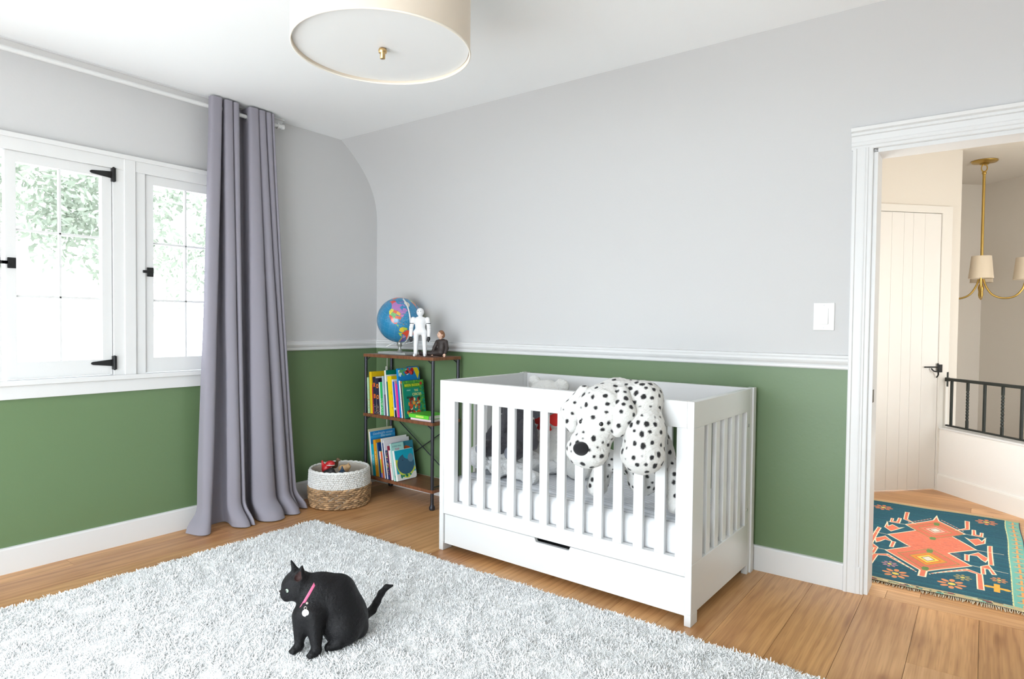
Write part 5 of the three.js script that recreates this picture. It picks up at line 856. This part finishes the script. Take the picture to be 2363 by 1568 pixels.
// ---------------------------------------------------------------- shag rug
{
  const X0 = 0.535, X1 = 3.62, Z0 = 0.955, Z1 = 3.42;
  const r = thing('shag_rug', 'thick white shag rug in the middle of the floor', 'rug', [(X0 + X1) / 2, 0, (Z0 + Z1) / 2]);
  const W = X1 - X0, D = Z1 - Z0, rw = mat([0.975, 0.975, 0.97], 1.0, { specularIntensity: 0.1 });
  // matted ground of the pile
  const gg = new THREE.PlaneGeometry(W - 0.01, D - 0.01, 420, 340).rotateX(-Math.PI / 2), gp = gg.attributes.position;
  for (let i = 0; i < gp.count; i++) { const x = gp.getX(i), z = gp.getZ(i), ed = smooth(0, 0.03, Math.min(W / 2 - 0.005 - Math.abs(x), D / 2 - 0.005 - Math.abs(z))); gp.setY(i, 0.004 + ed * (0.017 + 0.008 * fbm2(x * 30 + 90, z * 30 + 90, 0, 0, 31, 3))); }
  gg.computeVertexNormals(); part('backing', gg, rw, r);
  // a tuft: three bent strands
  const strand = (a, lean, h, w) => {
    const pos = [], idx = [], S = 3; const ca = Math.cos(a), sa = Math.sin(a);
    for (let k = 0; k <= S; k++) { const v = k / S, off = lean * v * v, y = h * v * (1 - 0.25 * v * lean / 0.02), ww = w * (1 - 0.55 * v * v); for (let q = 0; q < 3; q++) { const b = a + q * 2.0944; pos.push(ca * off + Math.cos(b) * ww, y, sa * off + Math.sin(b) * ww); } }
    for (let k = 0; k < S; k++) for (let q = 0; q < 3; q++) { const i = k * 3 + q, j = k * 3 + (q + 1) % 3; idx.push(i, i + 3, j, j, i + 3, j + 3); }
    idx.push(S * 3, S * 3 + 2, S * 3 + 1);
    const g = new THREE.BufferGeometry(); g.setAttribute('position', new THREE.Float32BufferAttribute(pos, 3)); g.setIndex(idx); g.computeVertexNormals(); return g;
  };
  const R = rng(3), tuft = mergeGeometries([strand(0.3, 0.014, 0.03, 0.0028), strand(2.5, 0.017, 0.027, 0.0028), strand(4.4, 0.011, 0.031, 0.0028), strand(5.4, 0.02, 0.024, 0.0026)]);
  const N = 125000, im = new THREE.InstancedMesh(tuft, rw, N), m4 = new THREE.Matrix4(), q = new THREE.Quaternion(), e = new THREE.Euler(), c = new THREE.Color();
  for (let i = 0; i < N; i++) {
    const x = (R() - 0.5) * W, z = (R() - 0.5) * D, cl = fbm2(x * 22 + 50, z * 22 + 50, 0, 0, 6, 2);
    const flow = noise2(x * 14 + 9, z * 14 + 3, 0, 0, 8) * 9, edge = Math.min(W / 2 - Math.abs(x), D / 2 - Math.abs(z));
    e.set((R() - 0.5) * 0.5 + 0.5 * Math.sin(flow), R() * 6.28, (R() - 0.5) * 0.5 + 0.5 * Math.cos(flow)); q.setFromEuler(e);
    const s = (0.8 + 0.45 * R()) * (0.72 + 0.6 * cl) * (edge < 0.03 ? 1.05 : 1);
    m4.compose(V(x, edge < 0.02 ? 0.006 : 0.0145, z), q, V(s, s * 0.7, s)); im.setMatrixAt(i, m4);
  }
  im.name = 'pile'; im.userData = { kind: 'stuff', label: 'white shag pile' }; shadows(im); r.add(im);
}

// ---------------------------------------------------------------- flat-woven rug in the hall (pattern measured in centimetres on the rug)
{
  const RW = 1.02, RD = 1.66, x0 = 3.03, z0 = -0.2;
  const k = thing('kilim_rug', 'blue and coral flat-woven rug with diamond medallion in the hall', 'rug', [x0 + RW / 2, 0, z0 - RD / 2]);
  const tex = canvasTex(1024, 1664, (g, W, Hh) => {
    const S = 10, X = (x) => (x + 2) * S, Y = (z) => Hh - z * S;
    g.fillStyle = '#6fae9f'; g.fillRect(0, 0, W, Hh);
    const poly = (pts, fill, stroke, lw = 6) => { g.beginPath(); pts.forEach(([a, b], i) => i ? g.lineTo(X(a), Y(b)) : g.moveTo(X(a), Y(b))); g.closePath(); if (fill) { g.fillStyle = fill; g.fill(); } if (stroke) { g.lineJoin = 'miter'; g.strokeStyle = stroke; g.lineWidth = lw; g.stroke(); } };
    poly([[15.5, 4], [93, 4], [93, 164], [15.5, 164]], '#12505f', '#d8d49a', 6);
    const coral = '#d97256', cream = '#ecd9b8';
    const Rr = rng(6); g.globalAlpha = 0.35; for (let i = 0; i < 260; i++) { g.fillStyle = ['#0b3f52', '#1d6a74', '#0f4a63'][i % 3]; g.fillRect(X(15.5), Y(5 + Rr() * 158), 775, 2 + Rr() * 7); } g.globalAlpha = 1;
    // symmetric figure about x = 57
    const mir = (pts) => pts.map(([a, b]) => [114 - a, b]);
    const med = [[58.5, 20], [58.5, 29], [76.6, 52], [66, 68], [78.6, 83.5], [66, 104], [72.5, 113], [58.5, 135], [57, 147]];
    poly([...med, ...mir(med).reverse()], coral, cream, 8);
    g.globalAlpha = 0.5; for (let i = 0; i < 500; i++) { g.fillStyle = ['#b9604e', '#e08a6a', '#c97a66', '#a8584c'][i % 4]; g.fillRect(X(44 + Rr() * 26), Y(62 + Rr() * 46), 4 + Rr() * 26, 2 + Rr() * 5); } g.globalAlpha = 1;
    const dia = (cx, cz, a, b, col, st) => poly([[cx - a, cz], [cx, cz + b], [cx + a, cz], [cx, cz - b]], col, st, 5);
    for (const [cz, c1, c2] of [[51, '#e8862f', '#e7c24a'], [111, '#d9775f', '#e6a690']]) { dia(57.5, cz, 14, 20, '#cc6a50', '#6f8a4a'); dia(57.5, cz, 8.5, 12, c1, '#7f8f4a'); dia(57.5, cz, 5.6, 8, c2, '#b8583f'); dia(57.5, cz, 3, 4.4, '#d6cfc0', '#8a5a4a'); }
    for (const [cz] of [[33], [66], [92], [126]]) poly([[56.4, cz - 3], [58.6, cz - 3], [59.2, cz], [58.6, cz + 3], [56.4, cz + 3], [55.8, cz]], '#5f7f45', null);
    const hooks = [
      [[60.5, 26.7], [74.9, 45.8], [81.3, 40.6], [82.3, 16.7], [79.8, 16.7], [79, 40], [74.9, 42]], [[80.6, 54.3], [83.9, 59.5], [87, 45], [85.4, 44], [83.9, 52], [82.3, 51.6], [82.6, 42.2], [80.9, 41.8]], [[75.1, 71], [79.5, 79], [84, 70.7], [82.6, 63], [81, 66], [79, 72]], [[83.7, 95], [85.6, 96], [86, 60], [84, 60]], [[73.5, 71.3], [75.4, 71.2], [75.4, 59.7], [73.7, 60]], [[73, 105], [75, 102.7], [79, 107.6], [80.8, 102.3], [82.3, 111.1], [82.3, 99], [78, 91.8]], [[75.8, 113], [75.8, 125.6], [77.4, 125.9], [77.6, 116], [79.7, 115], [79.9, 122], [81.2, 122], [81, 112.5]], [[72.4, 126.7], [72.4, 145.5], [74.6, 145.1], [74.4, 125], [68, 119]]];
    for (const hk of hooks) { poly(hk, coral, cream, 6); poly(mir(hk), coral, cream, 6); }
    g.strokeStyle = cream; g.lineWidth = 5; for (const s of [1, -1]) for (const [a, b, c, d] of [[78, 83, 91, 84], [76, 53, 92, 51], [72, 113, 83, 112]]) { g.beginPath(); g.moveTo(X(57 + s * (a - 57)), Y(b)); g.lineTo(X(57 + s * (c - 57)), Y(d)); g.stroke(); }
    // toothed edge below and above the medallion
    for (const s of [1, -1]) for (let i = 0; i < 15; i++) { const u = i / 15; for (const [a, b, c, d] of [[60, 25.5, 76, 46], [60, 138, 72, 118]]) { g.fillStyle = i % 2 ? coral : cream; g.fillRect(X(57 + s * (lerp(a, c, u) - 57)) - 4, Y(lerp(b, d, u)) - 5, 8, 10); } }
    const flower = (cx, cz, r, col) => { g.fillStyle = col; for (let i = 0; i < 8; i++) { const a = i * Math.PI / 4; g.beginPath(); g.ellipse(X(cx + Math.cos(a) * r), Y(cz + Math.sin(a) * r * 1.25), r * 5, r * 3, -a, 0, 7); g.fill(); } g.fillStyle = '#e6c95a'; g.beginPath(); g.arc(X(cx), Y(cz), r * 4, 0, 7); g.fill(); };
    for (const [a, b, r, c] of [[46, 16, 4, '#d98a5a'], [69.5, 17, 4, '#d98a5a'], [42, 29, 2.6, '#a87a86'], [73.5, 29.5, 2.6, '#9a8a5a'], [83.5, 150, 4, '#d07a52'], [26, 147, 4, '#d07a52'], [88, 37, 2.4, '#c8804c'], [30, 26, 3, '#e0a040']]) flower(a, b, r, c);
    g.fillStyle = '#eda63c'; g.fillRect(X(86), Y(30), 24, 120); g.fillRect(X(83), Y(25.5), 86, 26); g.beginPath(); g.arc(X(91), Y(24), 16, 0, 7); g.fill(); g.beginPath(); g.arc(X(83.5), Y(24), 14, 0, 7); g.fill();
    // side bands of small figures
    for (const bx_ of [97, 9]) for (let z = 8; z < 162; z += 9) { g.fillStyle = ['#cf6f52', '#b25a5a', '#e09a5a'][Math.floor(z) % 3]; g.fillRect(X(bx_) - 6, Y(z), 10, 60); g.fillRect(X(bx_ - 2.4), Y(z + 3), 48, 10); g.fillStyle = '#8a4a5a'; g.fillRect(X(bx_ - 1.4), Y(z + 5.4), 28, 8); }
    g.fillStyle = '#2b2a44'; g.fillRect(X(100), 0, 40, Hh); g.fillStyle = '#b9a77e'; g.fillRect(0, Hh - 45, W, 45); g.fillRect(0, 0, W, 30); for (let i = 0; i < 60; i++) { g.fillStyle = ['#4f6a55', '#8a4a4a', '#2b3a3a', '#d9caa0', '#6fae9f'][i % 5]; g.fillRect(Rr() * W, Hh - 44 + Rr() * 30, 10 + Rr() * 46, 8 + Rr() * 8); }
    // weave flecks
    g.globalAlpha = 0.12; for (let i = 0; i < 9000; i++) { g.fillStyle = i % 2 ? '#000' : '#fff'; g.fillRect(Rr() * W, Rr() * Hh, 3 + Rr() * 8, 2); } g.globalAlpha = 1;
  });
  const bump = dataTex(128, 128, (u, v) => 0.5 + 0.5 * Math.sin(v * Math.PI * 2 * 32) * (0.6 + 0.4 * Math.sin(u * Math.PI * 2 * 16)), false);
  const pg = new THREE.PlaneGeometry(RW, RD, 50, 80).rotateX(-Math.PI / 2), pp = pg.attributes.position;
  for (let i = 0; i < pp.count; i++) pp.setXYZ(i, pp.getX(i) + 0.012 * (noise2(pp.getZ(i) * 3, 1, 0, 0, 4) - 0.5), 0.0075 + 0.004 * noise2(pp.getX(i) * 6, pp.getZ(i) * 6, 0, 0, 5), pp.getZ(i) + 0.03 * (noise2(pp.getX(i) * 3, 2, 0, 0, 6) - 0.5));
  pg.computeVertexNormals();
  part('weave', pg, mat([1, 1, 1], 0.95, { map: tex, bumpMap: rep(bump, 8, 13), bumpScale: 0.0008 }), k);
  part('backing', bx(RW - 0.03, 0.006, RD - 0.05, 0, 0.003, 0), mat([0.2, 0.25, 0.22], 0.95), k);
  const Rf = rng(12), fr = []; for (const s of [1, -1]) for (let i = 0; i < 150; i++) { const x = (i / 149 - 0.5) * (RW - 0.01), z = s * RD / 2 * 0.995, L = 0.014 + Rf() * 0.02; fr.push(rod(V(x, 0.006, z - s * 0.008), V(x + (Rf() - 0.5) * 0.016, 0.0025, z + s * L), 0.0022, 0.0014, 5)); }
  const fg = part('fringe', mergeGeometries(fr), mat([0.62, 0.54, 0.40], 0.9), k, 'short cream fringe'); fg.userData.kind = 'stuff';
}

// ---------------------------------------------------------------- iron railing on the half wall
{
  const o = hp(0.05, 0, 0.49), r = thing('stair_railing', 'low black iron railing with plain and twisted bars on half wall', 'railing', [o.x, o.y, o.z], Math.atan2(-DB.z, DB.x));
  // local x runs along the half wall
  const iron = mat([0.022, 0.026, 0.023], 0.38, { metalness: 0.5 }), L = 3.3;
  part('top_rail', rbx(L, 0.022, 0.035, 0.005, L / 2 + 0.03, 0.372, 0), iron, r); part('bottom_rail', rbx(L, 0.012, 0.026, 0.003, L / 2 + 0.03, 0.016, 0), iron, r);
  const plain = rbx(0.016, 0.345, 0.016, 0.002); const tw = new THREE.BoxGeometry(0.015, 0.345, 0.015, 1, 60, 1), p = tw.attributes.position;
  for (let i = 0; i < p.count; i++) { const y = p.getY(i), a = smooth(-0.13, -0.1, y) * smooth(0.13, 0.1, y) > 0.001 || y > 0.1 ? clamp((y + 0.115) / 0.23) * Math.PI * 5 : 0, x = p.getX(i), z = p.getZ(i), c = Math.cos(a), s = Math.sin(a); p.setX(i, x * c - z * s); p.setZ(i, x * s + z * c); }
  tw.computeVertexNormals();
  for (let i = 0; i < 23; i++) part('bar', (i % 2 ? tw : plain).clone().translate(0.07 + i * 0.146, 0.19, 0), iron, r, i % 2 ? 'twisted iron bar' : undefined);
  part('wall_bracket', merge([rbx(0.012, 0.12, 0.04, 0.005, 0.012, 0.37, 0), rbx(0.03, 0.03, 0.03, 0.005, 0.025, 0.37, 0)]), iron, r);
}
// ---------------------------------------------------------------- chandelier in the stairwell
{
  const c = thing('chandelier', 'brass chandelier with small cream shades in the stairwell', 'chandelier', [3.806, 2.63, -3.13], 0.15);
  const brass = mat([0.62, 0.42, 0.12], 0.3, { metalness: 1 }), shadeM = mat([0.82, 0.70, 0.54], 0.85, { transmission: 0.2, thickness: 0, side: THREE.DoubleSide });
  part('canopy', lathe([[0, -0.035], [0.03, -0.032], [0.035, -0.02], [0.085, -0.014], [0.092, -0.006], [0.092, 0], [0, 0]], 40), brass, c);
  part('ring', new THREE.TorusGeometry(0.026, 0.0055, 10, 28).scale(0.75, 1.15, 1).translate(0, -0.06, 0), brass, c);
  part('rod', merge([cyl(0.0105, 0.0105, 0.97, 0, -0.57, 0, 16), sph(0.016, 0, -0.1, 0, 14, 10)]), brass, c);
  part('hub', lathe([[0, -1.135], [0.012, -1.125], [0.018, -1.100], [0.016, -1.070], [0.022, -1.040], [0.014, -1.010], [0, -1.010]], 20), brass, c);
  for (let k = 0; k < 4; k++) {
    const a = k * Math.PI / 2 + 0.15, ca = Math.cos(a), sa = Math.sin(a), P = (r, y) => V(ca * r, y, sa * r);
    const arm = part('arm', tube([P(0.012, -0.950), P(0.03, -1.020), P(0.075, -1.095), P(0.14, -1.125), P(0.215, -1.115), P(0.265, -1.060), P(0.285, -0.980), P(0.285, -0.940)], 0.0075, 40, 8), brass, c);
    part('shade', lathe([[0.082, -0.980], [0.0825, -0.980], [0.066, -0.805], [0.0655, -0.805], [0.0815, -0.980]], 36).translate(ca * 0.285, 0, sa * 0.285), shadeM, arm, 'small cream lamp shade');
    part('candle', cyl(0.011, 0.011, 0.08, ca * 0.285, -0.910, sa * 0.285, 12), mat([0.8, 0.76, 0.66], 0.6), arm);
  }
}
// ---------------------------------------------------------------- outside
{
  const g = struct('ground_outside', 'pale sunlit paving around the house', 'ground', b2(-40, 40, -3.4, -3.2, -30, 40), mat([0.55, 0.55, 0.53], 0.9));
  const leafM = mat([0.36, 0.40, 0.33], 0.7, { side: THREE.DoubleSide }), bark = mat([0.14, 0.1, 0.08], 0.9);
  const leaf = (() => { const s = new THREE.Shape(); s.moveTo(0, 0); s.quadraticCurveTo(0.035, 0.04, 0, 0.1); s.quadraticCurveTo(-0.035, 0.04, 0, 0); return new THREE.ShapeGeometry(s, 3); })();
  const R = rng(19);
  [[-7, -3.0, 5.6, 1.7, 'broad garden tree opposite the curtain side casement'], [-7.6, -1.3, 5.9, 1.9, 'round garden tree opposite the strap hinged casement'], [-8, 1.1, 5.7, 1.8, 'garden tree opposite the paired casement']].forEach(([x, z, h, r, label]) => {
    const t = thing('tree', label, 'tree', [x, -3.2, z], 0, 'trees in the garden');
    part('trunk', tube([V(0, 0, 0), V(0.08, 1.2, 0.05), V(-0.05, 2.4, 0.02), V(0.05, h, 0)], 0.13, 20, 8), bark, t);
    const N = 5200, im = new THREE.InstancedMesh(leaf, leafM, N), m = new THREE.Matrix4(), q = new THREE.Quaternion(), e = new THREE.Euler();
    const cl = []; for (let i = 0; i < 26; i++) { const a = R() * 6.28, b = Math.acos(R() * 2 - 1), rr = r * Math.cbrt(R()) * 0.85; cl.push([rr * Math.sin(b) * Math.cos(a), h + 0.4 + rr * Math.cos(b) * 0.85, rr * Math.sin(b) * Math.sin(a), 0.35 + R() * 0.5]); }
    for (let i = 0; i < N; i++) { const c = cl[Math.floor(R() * cl.length)], a = R() * 6.28, b = Math.acos(R() * 2 - 1), rr = c[3] * Math.cbrt(R()); e.set(R() * 6.28, R() * 6.28, R() * 6.28); q.setFromEuler(e); const s = 0.9 + R() * 0.9; m.compose(V(c[0] + rr * Math.sin(b) * Math.cos(a), c[1] + rr * Math.cos(b), c[2] + rr * Math.sin(b) * Math.sin(a)), q, V(s, s, s)); im.setMatrixAt(i, m); }
    im.name = 'foliage'; im.userData = { kind: 'stuff' }; shadows(im); t.add(im);
  });
}

scene.traverse((o) => { if (o.isLight && o.shadow) o.castShadow = true; });
renderer.render(scene, camera);
